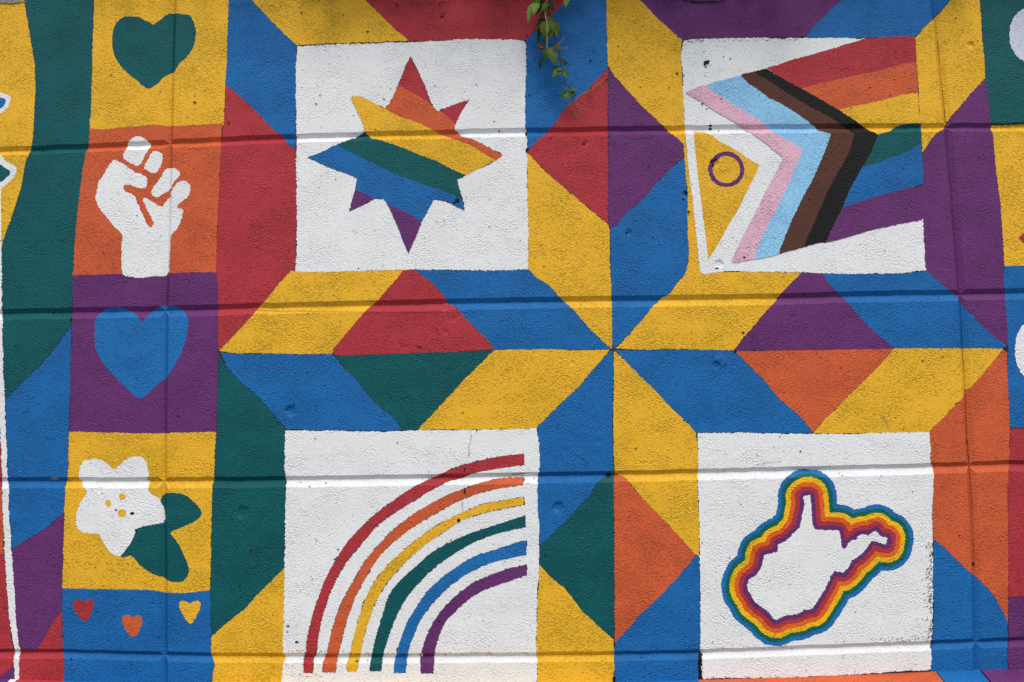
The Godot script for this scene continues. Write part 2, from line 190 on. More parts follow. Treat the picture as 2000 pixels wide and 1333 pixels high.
	fringe(star, [[801, 109, 810, 125, 818, 139, 828, 161, 839, 193, 849, 212, 856, 216, 890, 203, 916, 194, 902, 219, 890, 243, 888, 253, 895, 260, 902, 266, 922, 271, 950, 285, 983, 303, 966, 315, 944, 326, 910, 343, 892, 352, 899, 373, 905, 391, 908, 412, 890, 404, 872, 394, 847, 390, 839, 406, 823, 434, 811, 466, 797, 496, 788, 472, 776, 442, 766, 421, 756, 401, 749, 390, 740, 389, 730, 390, 704, 403, 681, 413, 693, 372, 696, 349, 680, 341, 650, 331, 632, 323, 599, 308, 629, 296, 660, 281, 680, 273, 701, 267, 707, 261, 712, 258, 707, 241, 698, 220, 690, 204, 683, 193, 690, 187, 707, 189, 728, 200, 750, 211, 761, 201, 769, 184, 787, 139]], -0.5)
	film(star, "red_stripe", "red", [801, 111, 810, 126, 817, 139, 827, 161, 838, 193, 839, 202, 821, 190, 800, 179, 777, 169, 788, 139], 0)
	film(star, "red_stripe", "red", [860, 216, 890, 203, 916, 195, 902, 218, 889, 243, 877, 231], 0)
	film(star, "orange_stripe", "orange", [777, 167, 800, 178, 821, 189, 838, 200, 848, 212, 854, 217, 861, 217, 877, 230, 889, 241, 887, 253, 895, 261, 902, 267, 922, 272, 950, 286, 982, 303, 966, 315, 935, 294, 905, 279, 878, 270, 859, 264, 848, 256, 824, 244, 800, 235, 779, 228, 750, 213, 761, 202, 770, 184], 0)
	film(star, "yellow_stripe", "yellow", [684, 193, 690, 188, 698, 188, 707, 190, 728, 200, 750, 212, 779, 227, 800, 234, 824, 243, 848, 255, 859, 263, 878, 269, 905, 278, 935, 293, 967, 313, 944, 325, 910, 343, 884, 332, 851, 315, 818, 303, 791, 292, 764, 282, 746, 275, 726, 272, 719, 266, 713, 259, 708, 241, 699, 220, 690, 203], 0)
	film(star, "green_stripe", "teal", [713, 258, 719, 265, 726, 271, 746, 274, 764, 281, 791, 291, 818, 302, 851, 314, 884, 331, 910, 342, 892, 351, 898, 373, 904, 392, 887, 383, 860, 371, 827, 362, 797, 350, 764, 338, 734, 323, 710, 311, 686, 300, 665, 288, 660, 282, 680, 274, 701, 268, 707, 262], 0)
	film(star, "blue_stripe", "blue", [600, 308, 629, 297, 660, 281, 665, 287, 686, 299, 710, 310, 734, 322, 764, 337, 797, 349, 827, 361, 860, 370, 887, 382, 903, 390, 907, 411, 890, 403, 872, 393, 847, 389, 838, 406, 822, 434, 800, 420, 776, 408, 757, 401, 749, 389, 740, 388, 729, 389, 710, 378, 694, 372, 697, 349, 680, 340, 650, 330, 632, 322], 0)
	film(star, "purple_stripe", "purple", [694, 371, 710, 377, 731, 389, 704, 402, 682, 412], 0)
	film(star, "purple_stripe", "purple", [756, 400, 776, 407, 800, 419, 823, 433, 811, 466, 797, 495, 788, 472, 776, 442, 767, 421], 0)

	var flag := group(wall, "striped_flag", "rainbow flag with arrow shaped stripes and a purple ring")
	film(flag, "red_stripe", "red", [1498, 133, 1527, 124, 1554, 115, 1582, 107, 1625, 96, 1660, 85, 1692, 75, 1725, 72, 1775, 71, 1788, 72, 1790, 112, 1791, 123, 1762, 127, 1725, 137, 1675, 148, 1630, 158, 1587, 169, 1560, 175, 1530, 157], 0)
	film(flag, "orange_stripe", "orange", [1791, 121, 1793, 150, 1793, 182, 1762, 187, 1725, 197, 1675, 207, 1640, 216, 1600, 196, 1560, 175, 1587, 167, 1630, 157, 1675, 147, 1725, 136, 1762, 126], 0)
	film(flag, "yellow_stripe", "yellow", [1793, 181, 1795, 207, 1798, 242, 1775, 243, 1762, 244, 1750, 249, 1737, 258, 1717, 264, 1690, 256, 1640, 214, 1675, 206, 1725, 196, 1762, 186], 0)
	film(flag, "green_stripe", "teal", [1717, 262, 1737, 257, 1750, 248, 1762, 243, 1799, 241, 1800, 262, 1801, 281, 1775, 296, 1750, 306, 1712, 320, 1680, 330, 1690, 300], 0)
	film(flag, "blue_stripe", "blue", [1680, 328, 1712, 319, 1750, 305, 1775, 295, 1800, 280, 1803, 320, 1804, 359, 1775, 369, 1737, 379, 1700, 389, 1672, 399, 1645, 409, 1655, 370], 0)
	film(flag, "purple_stripe", "purple", [1645, 405, 1672, 397, 1700, 387, 1737, 377, 1772, 368, 1790, 366, 1790, 420, 1803, 429, 1762, 437, 1712, 447, 1675, 458, 1640, 469, 1610, 475, 1625, 430], 0)
	film(flag, "black_chevron", "black", [1472, 140, 1497, 133, 1516, 146, 1532, 155, 1565, 172, 1600, 192, 1640, 215, 1670, 235, 1695, 254, 1714, 262, 1712, 272, 1700, 300, 1681, 333, 1660, 370, 1647, 403, 1632, 433, 1614, 473, 1590, 477, 1567, 484, 1578, 458, 1593, 425, 1614, 373, 1636, 333, 1652, 307, 1662, 275, 1668, 261, 1656, 256, 1640, 241, 1605, 221, 1572, 203, 1545, 187, 1518, 169, 1493, 154], 0)
	film(flag, "brown_chevron", "brown", [1445, 148, 1460, 143, 1473, 140, 1493, 153, 1518, 168, 1545, 186, 1572, 202, 1605, 220, 1640, 240, 1657, 255, 1670, 262, 1665, 275, 1655, 307, 1639, 333, 1617, 373, 1595, 425, 1580, 458, 1570, 483, 1550, 489, 1521, 496, 1533, 458, 1548, 422, 1566, 384, 1587, 348, 1604, 307, 1618, 274, 1620, 263, 1598, 256, 1583, 245, 1576, 239, 1554, 222, 1527, 206, 1500, 192, 1480, 179, 1458, 163], 0)
	film(flag, "light_blue_chevron", "cyan", [1377, 167, 1390, 162, 1446, 147, 1460, 161, 1482, 177, 1500, 190, 1527, 204, 1554, 220, 1578, 237, 1585, 244, 1599, 255, 1623, 261, 1620, 274, 1607, 307, 1589, 348, 1569, 384, 1551, 422, 1535, 458, 1521, 496, 1497, 503, 1473, 507, 1485, 465, 1500, 434, 1519, 400, 1541, 352, 1554, 319, 1564, 301, 1564, 294, 1556, 288, 1544, 280, 1526, 269, 1500, 255, 1492, 242, 1462, 225, 1433, 208, 1412, 193, 1394, 183], 0)
	film(flag, "pink_chevron", "pink", [1338, 181, 1374, 166, 1380, 167, 1396, 181, 1414, 191, 1435, 206, 1464, 223, 1493, 240, 1502, 253, 1527, 267, 1545, 278, 1559, 286, 1567, 294, 1566, 301, 1557, 319, 1544, 352, 1521, 400, 1503, 434, 1488, 465, 1475, 499, 1474, 506, 1454, 510, 1431, 514, 1429, 509, 1447, 472, 1465, 436, 1487, 393, 1510, 348, 1529, 312, 1529, 306, 1518, 298, 1493, 278, 1475, 264, 1455, 255, 1444, 245, 1428, 235, 1399, 218, 1370, 199, 1342, 183], 0)
	film(flag, "yellow_triangle", "yellow", [1355, 258, 1375, 259, 1391, 264, 1404, 275, 1431, 289, 1456, 305, 1483, 323, 1478, 337, 1460, 373, 1442, 409, 1424, 438, 1402, 478, 1382, 510, 1383, 499, 1379, 465, 1375, 431, 1370, 393, 1364, 348, 1358, 296, 1356, 269], 0)
	film(flag, "purple_ring", "purple", ring(1419, 331, 35.5, 35, 28, 27, 26.5), 0)

	var rainbow := group(wall, "rainbow", "quarter rainbow of six painted arcs on white")
	fringe(rainbow, [[1024, 887, 983, 891, 945, 898, 906, 908, 875, 920, 844, 934, 802, 955, 767, 979, 733, 1004, 702, 1033, 677, 1061, 656, 1092, 636, 1129, 620, 1172, 608, 1210, 599, 1249, 597, 1276, 592, 1294, 593, 1315, 611, 1315, 613, 1290, 617, 1276, 621, 1245, 629, 1207, 642, 1165, 660, 1124, 681, 1092, 712, 1056, 733, 1030, 767, 1004, 802, 983, 837, 960, 875, 941, 903, 934, 927, 924, 972, 915, 1024, 909]], 0.4)
	film(rainbow, "red_arc", "red", [1024, 887, 983, 891, 945, 898, 906, 908, 875, 920, 844, 934, 802, 955, 767, 979, 733, 1004, 702, 1033, 677, 1061, 656, 1092, 636, 1129, 620, 1172, 608, 1210, 599, 1249, 597, 1276, 592, 1294, 593, 1315, 611, 1315, 613, 1290, 617, 1276, 621, 1245, 629, 1207, 642, 1165, 660, 1124, 681, 1092, 712, 1056, 733, 1030, 767, 1004, 802, 983, 837, 960, 875, 941, 903, 934, 927, 924, 972, 915, 1024, 909], 2)
	fringe(rainbow, [[1023, 932, 983, 934, 948, 941, 913, 952, 875, 967, 844, 983, 806, 1005, 767, 1035, 736, 1068, 708, 1103, 688, 1141, 667, 1176, 653, 1214, 643, 1252, 638, 1278, 631, 1295, 630, 1313, 655, 1314, 657, 1294, 660, 1276, 669, 1245, 679, 1203, 698, 1158, 715, 1127, 736, 1092, 761, 1064, 802, 1033, 840, 1009, 875, 990, 910, 972, 948, 960, 983, 953, 1021, 948]], 0.4)
	film(rainbow, "orange_arc", "orange", [1023, 932, 983, 934, 948, 941, 913, 952, 875, 967, 844, 983, 806, 1005, 767, 1035, 736, 1068, 708, 1103, 688, 1141, 667, 1176, 653, 1214, 643, 1252, 638, 1278, 631, 1295, 630, 1313, 655, 1314, 657, 1294, 660, 1276, 669, 1245, 679, 1203, 698, 1158, 715, 1127, 736, 1092, 761, 1064, 802, 1033, 840, 1009, 875, 990, 910, 972, 948, 960, 983, 953, 1021, 948], 2)
	fringe(rainbow, [[1023, 971, 979, 978, 941, 986, 906, 1000, 872, 1016, 837, 1037, 802, 1064, 764, 1096, 740, 1124, 722, 1151, 708, 1183, 698, 1217, 689, 1252, 684, 1278, 676, 1301, 679, 1312, 696, 1313, 700, 1299, 703, 1278, 710, 1245, 722, 1207, 736, 1169, 757, 1137, 785, 1106, 816, 1075, 851, 1050, 886, 1026, 920, 1009, 955, 1000, 990, 992, 1023, 986]], 0.4)
	film(rainbow, "yellow_arc", "yellow", [1023, 971, 979, 978, 941, 986, 906, 1000, 872, 1016, 837, 1037, 802, 1064, 764, 1096, 740, 1124, 722, 1151, 708, 1183, 698, 1217, 689, 1252, 684, 1278, 676, 1301, 679, 1312, 696, 1313, 700, 1299, 703, 1278, 710, 1245, 722, 1207, 736, 1169, 757, 1137, 785, 1106, 816, 1075, 851, 1050, 886, 1026, 920, 1009, 955, 1000, 990, 992, 1023, 986], 2)
	fringe(rainbow, [[1026, 1008, 990, 1019, 955, 1030, 913, 1044, 872, 1063, 840, 1082, 809, 1110, 774, 1141, 757, 1169, 747, 1203, 736, 1238, 728, 1273, 726, 1283, 722, 1297, 722, 1311, 744, 1311, 746, 1294, 749, 1276, 757, 1248, 771, 1210, 788, 1176, 809, 1148, 844, 1113, 875, 1089, 910, 1068, 945, 1050, 979, 1040, 1026, 1030]], 0.4)
	film(rainbow, "green_arc", "teal", [1026, 1008, 990, 1019, 955, 1030, 913, 1044, 872, 1063, 840, 1082, 809, 1110, 774, 1141, 757, 1169, 747, 1203, 736, 1238, 728, 1273, 726, 1283, 722, 1297, 722, 1311, 744, 1311, 746, 1294, 749, 1276, 757, 1248, 771, 1210, 788, 1176, 809, 1148, 844, 1113, 875, 1089, 910, 1068, 945, 1050, 979, 1040, 1026, 1030], 2)
	fringe(rainbow, [[1029, 1056, 997, 1064, 962, 1077, 931, 1085, 900, 1103, 865, 1127, 834, 1155, 816, 1183, 795, 1214, 785, 1245, 774, 1273, 772, 1290, 769, 1301, 770, 1315, 792, 1315, 795, 1290, 797, 1273, 806, 1245, 823, 1207, 847, 1176, 875, 1148, 903, 1127, 934, 1110, 969, 1097, 1028, 1084]], 0.4)
	film(rainbow, "blue_arc", "sky", [1029, 1056, 997, 1064, 962, 1077, 931, 1085, 900, 1103, 865, 1127, 834, 1155, 816, 1183, 795, 1214, 785, 1245, 774, 1273, 772, 1290, 769, 1301, 770, 1315, 792, 1315, 795, 1290, 797, 1273, 806, 1245, 823, 1207, 847, 1176, 875, 1148, 903, 1127, 934, 1110, 969, 1097, 1028, 1084], 2)
	fringe(rainbow, [[1029, 1104, 997, 1110, 962, 1122, 927, 1137, 893, 1162, 861, 1193, 840, 1228, 828, 1256, 821, 1283, 821, 1301, 822, 1316, 846, 1316, 848, 1294, 849, 1270, 856, 1245, 868, 1217, 893, 1190, 927, 1162, 962, 1146, 997, 1134, 1028, 1124]], 0.4)
	film(rainbow, "purple_arc", "purple", [1029, 1104, 997, 1110, 962, 1122, 927, 1137, 893, 1162, 861, 1193, 840, 1228, 828, 1256, 821, 1283, 821, 1301, 822, 1316, 846, 1316, 848, 1294, 849, 1270, 856, 1245, 868, 1217, 893, 1190, 927, 1162, 962, 1146, 997, 1134, 1028, 1124], 2)

	var map := group(wall, "rainbow_bordered_outline", "white land outline with a rainbow border")
	var land := PackedVector2Array()
	var e := [1570, 971, 1574, 968, 1583, 968, 1584, 978, 1586, 1000, 1587, 1023, 1591, 1035, 1612, 1036, 1639, 1037, 1642, 1055, 1645, 1071, 1651, 1073, 1657, 1062, 1666, 1054, 1674, 1055, 1676, 1048, 1685, 1044, 1697, 1045, 1712, 1037, 1717, 1044, 1722, 1049, 1734, 1051, 1732, 1065, 1720, 1061, 1704, 1056, 1692, 1072, 1680, 1086, 1665, 1095, 1657, 1110, 1647, 1120, 1630, 1116, 1622, 1127, 1612, 1150, 1600, 1170, 1587, 1190, 1572, 1192, 1560, 1200, 1532, 1204, 1517, 1212, 1511, 1209, 1503, 1198, 1490, 1188, 1475, 1177, 1469, 1164, 1461, 1153, 1460, 1144, 1464, 1132, 1475, 1125, 1486, 1113, 1491, 1095, 1492, 1085, 1518, 1079, 1520, 1063, 1535, 1058, 1550, 1043, 1562, 1030, 1566, 1012, 1572, 985]
	for i in range(0, e.size(), 2):
		land.append(Vector2(e[i], e[i + 1]))
	for b in [["blue_band", "sky", 51.0], ["green_band", "green", 43.0], ["yellow_band", "amber", 35.0], ["orange_band", "bright_orange", 25.5], ["red_band", "red", 17.0], ["purple_band", "purple", 8.5], ["land", "white", 0.0]]:
		var grown := land
		if b[2] > 0.0:
			grown = PackedVector2Array()
			for p in Geometry2D.offset_polygon(land, b[2], Geometry2D.JOIN_ROUND):
				if p.size() > grown.size():
					grown = p
		film(map, b[0], b[1], grown, 0)

	# right border pictures
	film(wall, "white_disc", "lilac", ring(2012, 68, 40, 54, 30), 0, "white painted disc on the green square at the right border")
	film(wall, "white_disc", "white", ring(2014, 683, 31, 57, 30), 0, "white painted disc on the blue square at the right border")
	film(wall, "red_diamond", "red", [1990, 464, 2030, 430, 2070, 464, 2030, 505], 0, "tip of a red painted diamond on the yellow square at the right border")

# ---------------------------------------------------------------- helpers: places on the wall
func curve(a: Array, u: float) -> float:
	if u <= a[0]:
		return a[1] + (u - a[0]) * (a[3] - a[1]) / (a[2] - a[0]) if a.size() > 3 else a[1]
	for i in range(2, a.size(), 2):
		if u <= a[i]:
			return lerpf(a[i - 1], a[i + 1], (u - a[i - 2]) / (a[i] - a[i - 2]))
	var n := a.size()
	return a[n - 1] + (u - a[n - 2]) * (a[n - 1] - a[n - 3]) / (a[n - 2] - a[n - 4])

# where the grooves between the courses lie (their deepest line), by x
var groove_a := [0, 296.5, 175, 290, 333, 282, 500, 273.5, 700, 267, 1000, 259.5, 1250, 255.5, 1500, 252.5, 1790, 250, 2000, 248.5]
var groove_b := [0, 614, 250, 609.5, 500, 602.5, 750, 597, 1000, 591.5, 1190, 588.5, 1500, 584, 1700, 578.5, 1875, 576, 2000, 573]
var groove_c := [0, 940.5, 250, 940.5, 500, 939.5, 750, 936, 1000, 931.5, 1190, 928.5, 1500, 921, 1750, 915, 1893, 910, 2000, 907]
var groove_d := [0, 1274, 125, 1275, 250, 1278, 400, 1281.5, 700, 1284, 1000, 1282, 1200, 1279.5, 1360, 1276, 1500, 1271, 1800, 1259, 2000, 1251]
var groove_v := [0, 340, 75, 338, 140, 336, 281, 333, 460, 329, 605, 324.5, 840, 321.5, 1050, 322, 1333, 323]
var groove_w := [0, 1822, 35, 1826, 125, 1835, 247, 1847.5, 350, 1857.5, 450, 1865, 577, 1875, 750, 1884.5, 910, 1892.5, 1100, 1902, 1255, 1904.5, 1333, 1906]
# upper and lower flank of each groove, as seen
var flank := [[10.0, 8.0], [10.5, 12.0], [8.0, 13.5], [6.5, 14.5]]
var flank_v := [[13.0, 5.0], [5.0, 13.0]]

const T := [0.0, 300.0, 600.0, 900.0, 1200.0, 1320.0]      # the courses on the straightened wall
const S := [0.0, 1500.0]                                     # and the upright grooves

func course_edges(x: float) -> Array:
	var a := curve(groove_a, x)
	var b := curve(groove_b, x)
	var c := curve(groove_c, x)
	var d := curve(groove_d, x)
	a += edge2.get_noise_2d(x, 1000.0) * 1.3
	b += edge2.get_noise_2d(x, 2000.0) * 1.3
	c += edge2.get_noise_2d(x, 3000.0) * 1.3
	d += edge2.get_noise_2d(x, 4000.0) * 1.3
	var z := a - (b - a) + 8.0
	return [z, a, b, c, d, d + 120.0]

func to_straight(p: Vector2) -> Vector2:
	var e := course_edges(clampf(p.x, -300.0, 2300.0))
	var t := 0.0
	var k := 0
	while k < 4 and p.y > e[k + 1]:
		k += 1
	t = lerpf(T[k], T[k + 1], (p.y - e[k]) / (e[k + 1] - e[k]))
	var v := curve(groove_v, clampf(p.y, -100.0, 1400.0))
	var w := curve(groove_w, clampf(p.y, -100.0, 1400.0))
	return Vector2((p.x - v) / (w - v) * 1500.0, t)

func from_straight(q: Vector2) -> Vector2:
	var p := Vector2(q.x * 1.04 + 330.0, q.y * 1.1 - 40.0)
	var k := 0
	while k < 4 and q.y > T[k + 1]:
		k += 1
	var f: float = (q.y - T[k]) / (T[k + 1] - T[k])
	for i in 4:
		var e := course_edges(clampf(p.x, -300.0, 2300.0))
		p.y = lerpf(e[k], e[k + 1], f)
		var v := curve(groove_v, clampf(p.y, -100.0, 1400.0))
		var w := curve(groove_w, clampf(p.y, -100.0, 1400.0))
		p.x = v + q.x / 1500.0 * (w - v)
	return p

# the place on the plane z = depth
func spot(x: float, y: float, z: float) -> Vector3:
	var d := basis_eye * Vector3((x - 1000.0) / FOCAL, (666.5 - y) / FOCAL, -1.0)
	return EYE + d * ((z - EYE.z) / d.z)

func unevenness(x: float, y: float) -> float:
	var h := wave.get_noise_2d(x, y) * 0.0016 + rough.get_noise_2d(x, y) * 0.0005
	for d in dents:
		var dx: float = x - d[0]
		var dy: float = y - d[1]
		if absf(dx) > d[2] * 2.2 or absf(dy) > d[2] * 2.2:
			continue
		var r2: float = (dx * dx + dy * dy) / (d[2] * d[2]) * (1.0 + 0.9 * ragged.get_noise_2d(x, y)) + 0.25 * ragged.get_noise_2d(y, x)
		r2 = maxf(r2, 0.0)
		if r2 < 4.0:
			h -= d[3] * 0.0011 * exp(-r2 * r2 * r2 * 1.3)
	return h

func near_dent(p: Vector2, reach: float) -> bool:
	for d in dents:
		if absf(p.x - d[0]) < d[2] * 1.6 + reach and absf(p.y - d[1]) < d[2] * 1.6 + reach:
			return true
	return false

func setup_noise() -> void:
	wave.seed = 3
	wave.noise_type = FastNoiseLite.TYPE_SIMPLEX_SMOOTH
	wave.frequency = 1.0 / 380.0
	wave.fractal_type = FastNoiseLite.FRACTAL_NONE
	rough.seed = 5
	rough.noise_type = FastNoiseLite.TYPE_SIMPLEX_SMOOTH
	rough.frequency = 1.0 / 95.0
	rough.fractal_type = FastNoiseLite.FRACTAL_NONE
	edge.seed = 11
	edge.noise_type = FastNoiseLite.TYPE_SIMPLEX_SMOOTH
	edge.frequency = 1.0 / 4.2
	edge.fractal_octaves = 2
	ragged.seed = 17
	ragged.noise_type = FastNoiseLite.TYPE_SIMPLEX_SMOOTH
	ragged.frequency = 1.0 / 13.0
	edge2.seed = 13
	edge2.noise_type = FastNoiseLite.TYPE_SIMPLEX_SMOOTH
	edge2.frequency = 1.0 / 42.0
	edge2.fractal_octaves = 2

# ---------------------------------------------------------------- helpers: materials
func grain_picture() -> Image:
	# the stippled, roller painted grain of the concrete, as relief
	var n := 2048
	var a := FastNoiseLite.new()
	a.seed = 21
	a.noise_type = FastNoiseLite.TYPE_VALUE_CUBIC
	a.frequency = 1.0 / 5.2
	a.fractal_octaves = 2
	a.fractal_gain = 0.5
	var b := FastNoiseLite.new()
	b.seed = 22
	b.noise_type = FastNoiseLite.TYPE_CELLULAR
	b.cellular_return_type = FastNoiseLite.RETURN_DISTANCE
	b.frequency = 1.0 / 30.0
	b.fractal_type = FastNoiseLite.FRACTAL_NONE
	var c := FastNoiseLite.new()
	c.seed = 23
	c.noise_type = FastNoiseLite.TYPE_SIMPLEX_SMOOTH
	c.frequency = 1.0 / 160.0
	var da := a.get_seamless_image(n, n).get_data()
	var db := b.get_seamless_image(n, n).get_data()
	var dc := c.get_seamless_image(n, n).get_data()
	var out := PackedByteArray()
	out.resize(n * n)
	for i in n * n:
		var amount := clampf((dc[i] - 40) / 110.0, 0.18, 1.35)
		var v := 150.0 + (da[i] - 128) * 0.62 * amount
		var pit := db[i]
		if pit < 34:
			v -= (34 - pit) * 3.0 * clampf((dc[(i * 7 + 911) % (n * n)] - 120) / 60.0, 0.0, 1.0)
		out[i] = clampi(int(v), 0, 255)
	return Image.create_from_data(n, n, false, Image.FORMAT_L8, out)

func wear_and_shade_picture(seed_value: int, low: Color, mid: Color, high: Color, pit_shade: float, grit := 0.5) -> Image:
	# uneven coats of paint: broad cloudiness, roller streaks, plus grain and pit shade put into the colour
	var n := 1024
	var a := FastNoiseLite.new()
	a.seed = seed_value
	a.noise_type = FastNoiseLite.TYPE_SIMPLEX_SMOOTH
	a.frequency = 1.0 / 190.0
	a.fractal_octaves = 5
	a.fractal_gain = 0.72
	var b := FastNoiseLite.new()
	b.seed = seed_value + 1
	b.noise_type = FastNoiseLite.TYPE_VALUE_CUBIC
	b.frequency = 1.0 / 3.4
	b.fractal_octaves = 2
	var da := a.get_seamless_image(n, n).get_data()
	var db := b.get_seamless_image(n, n).get_data()
	var out := PackedByteArray()
	out.resize(n * n * 3)
	for i in n * n:
		var f := clampf((da[i] / 255.0 - 0.5) * 1.2 + 0.5 + (db[i] / 255.0 - 0.5) * grit * 2.0, 0.0, 1.0)  # fine grit in the colour also stands for light and shade on the grain
		var col := low.lerp(mid, f * 2.0) if f < 0.5 else mid.lerp(high, f * 2.0 - 1.0)
		var k := 1.0
		if db[i] < 66:
			k = 1.0 - (66 - db[i]) / 66.0 * pit_shade
		out[i * 3] = int(clampf(col.r * k, 0, 1) * 255.0)
		out[i * 3 + 1] = int(clampf(col.g * k, 0, 1) * 255.0)
		out[i * 3 + 2] = int(clampf(col.b * k, 0, 1) * 255.0)
	return Image.create_from_data(n, n, false, Image.FORMAT_RGB8, out)

func make_materials() -> void:
	var grain := ImageTexture.create_from_image(grain_picture())
	var wear_and_shade := ImageTexture.create_from_image(wear_and_shade_picture(31, Color(0.87, 0.87, 0.88), Color(0.95, 0.95, 0.95), Color(1, 1, 1), 0.5, 0.9))
	var white_wear_and_shade := ImageTexture.create_from_image(wear_and_shade_picture(41, Color(0.955, 0.955, 0.953), Color(0.985, 0.985, 0.984), Color(1, 1, 1), 0.35, 0.9))
	var yellow_wear_and_shade := ImageTexture.create_from_image(wear_and_shade_picture(51, Color(0.84, 0.855, 0.76), Color(0.965, 0.96, 0.93), Color(1, 0.985, 0.95), 0.5, 1.0))
	var tones := {
		"white": Color(0.91, 0.915, 0.92), "lilac": Color(0.80, 0.82, 0.89), "yellow": Color(0.92, 0.71, 0.19), "amber": Color(0.97, 0.74, 0.09),
		"blue": Color(0.10, 0.41, 0.675), "sky": Color(0.12, 0.44, 0.71), "red": Color(0.70, 0.215, 0.25), "teal": Color(0.02, 0.345, 0.36), "green": Color(0.0, 0.41, 0.34),
		"purple": Color(0.41, 0.195, 0.435), "orange": Color(0.82, 0.375, 0.22), "bright_orange": Color(0.90, 0.40, 0.17), "pink": Color(0.91, 0.72, 0.80), "cyan": Color(0.58, 0.80, 0.95),
		"brown": Color(0.35, 0.215, 0.17), "black": Color(0.075, 0.075, 0.085), "undercoat": Color(0.21, 0.205, 0.205), "fringe": Color(0.27, 0.27, 0.28), "hole_shade_and_marks": Color(0.07, 0.065, 0.06), "bare": Color(0.55, 0.53, 0.50),
	}
	for k in tones:
		var m := StandardMaterial3D.new()
		m.resource_name = k + "_paint"
		m.albedo_color = tones[k]
		m.albedo_texture = white_wear_and_shade if k in ["white", "lilac"] else yellow_wear_and_shade if k in ["yellow", "amber"] else wear_and_shade
		m.roughness = 0.6
		m.metallic_specular = 0.3
		m.uv1_triplanar = true
		m.uv1_world_triplanar = true
		m.uv1_scale = Vector3(0.62, 0.86, 0.86)
		m.uv1_offset = Vector3(0.13, 0.29, 0.0)
		m.heightmap_enabled = true
		m.heightmap_texture = grain
		m.heightmap_scale = 0.38 if k in ["white", "lilac"] else 0.48
		mats[k] = m

func plain(called: String, tone: Color, roughness := 0.8) -> StandardMaterial3D:
	if not mats.has(called):
		var m := StandardMaterial3D.new()
		m.resource_name = called
		m.albedo_color = tone
		m.roughness = roughness
		mats[called] = m
	return mats[called]

# ---------------------------------------------------------------- helpers: laying paint on the wall
func points(a: Variant) -> PackedVector2Array:
	if a is PackedVector2Array:
		return a
	var out := PackedVector2Array()
	for i in range(0, a.size(), 2):
		out.append(Vector2(a[i], a[i + 1]))
	return out

func ring(x: float, y: float, rx: float, ry: float, n: int, ix := 0.0, iy := 0.0) -> PackedVector2Array:
	var out := PackedVector2Array()
	for i in n + (1 if ix > 0.0 else 0):
		var a := TAU * i / n + 2.7
		if ix > 0.0 and i == n:
			a -= 0.004
		out.append(Vector2(x + cos(a) * rx, y + sin(a) * ry))
	if ix > 0.0:
		for i in n + 1:
			var a := TAU * (n - i) / n + 2.7
			if i == 0:
				a -= 0.004
			out.append(Vector2(x + cos(a) * ix, y + sin(a) * iy))
	return out

# a hand painted outline: rounded where asked, then ragged as a brush leaves it on rough concrete
func brushed(poly: PackedVector2Array, smooth: int, shake: float, which: float) -> PackedVector2Array:
	for s in (4 if smooth == 1 else 3 if smooth == 2 else 0) / (2 if smooth == 1 else 1):
		var r := PackedVector2Array()
		for i in poly.size():
			var a := poly[i]
			var b := poly[(i + 1) % poly.size()]
			if smooth == 2:
				# only gentle bends are rounded, corners stay
				var z := poly[(i - 1 + poly.size()) % poly.size()]
				if absf((a - z).angle_to(b - a)) < 0.6:
					r.append(a.lerp(z, 0.2))
					r.append(a.lerp(b, 0.2))
				else:
					r.append(a)
				continue
			r.append(a.lerp(b, 0.25))
			r.append(a.lerp(b, 0.75))
		poly = r
	var out := PackedVector2Array()
	for i in poly.size():
		var a := poly[i]
		var b := poly[(i + 1) % poly.size()]
		var away := a.x < -150.0 and b.x < -150.0 or a.x > 2150.0 and b.x > 2150.0 or a.distance_to(b) > 1000.0
		var n := 1 if away else maxi(1, int(round(a.distance_to(b) / 2.0)))
		for k in n:
			var p := a.lerp(b, float(k) / n)
			out.append(p + Vector2(edge.get_noise_3d(p.x, p.y, which * 9.0), edge.get_noise_3d(p.x, p.y, which * 9.0 + 500.0)) * shake * 1.9 + Vector2(edge2.get_noise_3d(p.x, p.y, which), edge2.get_noise_3d(p.x, p.y, which + 300.0)) * shake * 0.9)
	return out

func straight(poly: PackedVector2Array) -> PackedVector2Array:
	var out := PackedVector2Array()
	for p in poly:
		out.append(to_straight(p))
	return out

func box_of(poly: PackedVector2Array) -> Rect2:
	var r := Rect2(poly[0], Vector2.ZERO)
	for p in poly:
		r = r.expand(p)
	return r

func rect_poly(r: Rect2) -> PackedVector2Array:
	return PackedVector2Array([r.position, Vector2(r.end.x, r.position.y), r.end, Vector2(r.position.x, r.end.y)])

# the strips into which grooves and a regular net cut the straightened wall: [from, to, profile]
# profile 0 face, 1 upper or left flank (deepest at «to»), 2 lower or right flank (deepest at «from»)
func cuts(lo: float, hi: float, lines: Array, widths: Array, step: float, wide_from: float, wide_to: float) -> Array:
	var marks := []
	for i in lines.size():
		marks.append([lines[i] - widths[i][0], lines[i], 1])
		marks.append([lines[i], lines[i] + widths[i][1], 2])
	var out := []
	var at := lo
	for m in marks:
		if m[1] <= lo or m[0] >= hi:
			continue
		if m[0] > at:
			face_cuts(out, at, m[0], step, wide_from, wide_to)
		out.append([maxf(m[0], lo), minf(m[1], hi), m[2], m[0], m[1]])
		at = minf(m[1], hi)
	if at < hi:
		face_cuts(out, at, hi, step, wide_from, wide_to)
	return out

func face_cuts(out: Array, a: float, b: float, step: float, wide_from: float, wide_to: float) -> void:
	# net lines fall at whole multiples of the step, so that every coat of paint is cut alike
	var x := a
	while x < b - 0.01:
		var s := step if x > wide_from and x < wide_to else step * 6.0
		var y := (floorf(x / s + 0.001) + 1.0) * s
		if y > b - s * 0.25:
			y = b
		out.append([x, y, 0, x, y])
		x = y

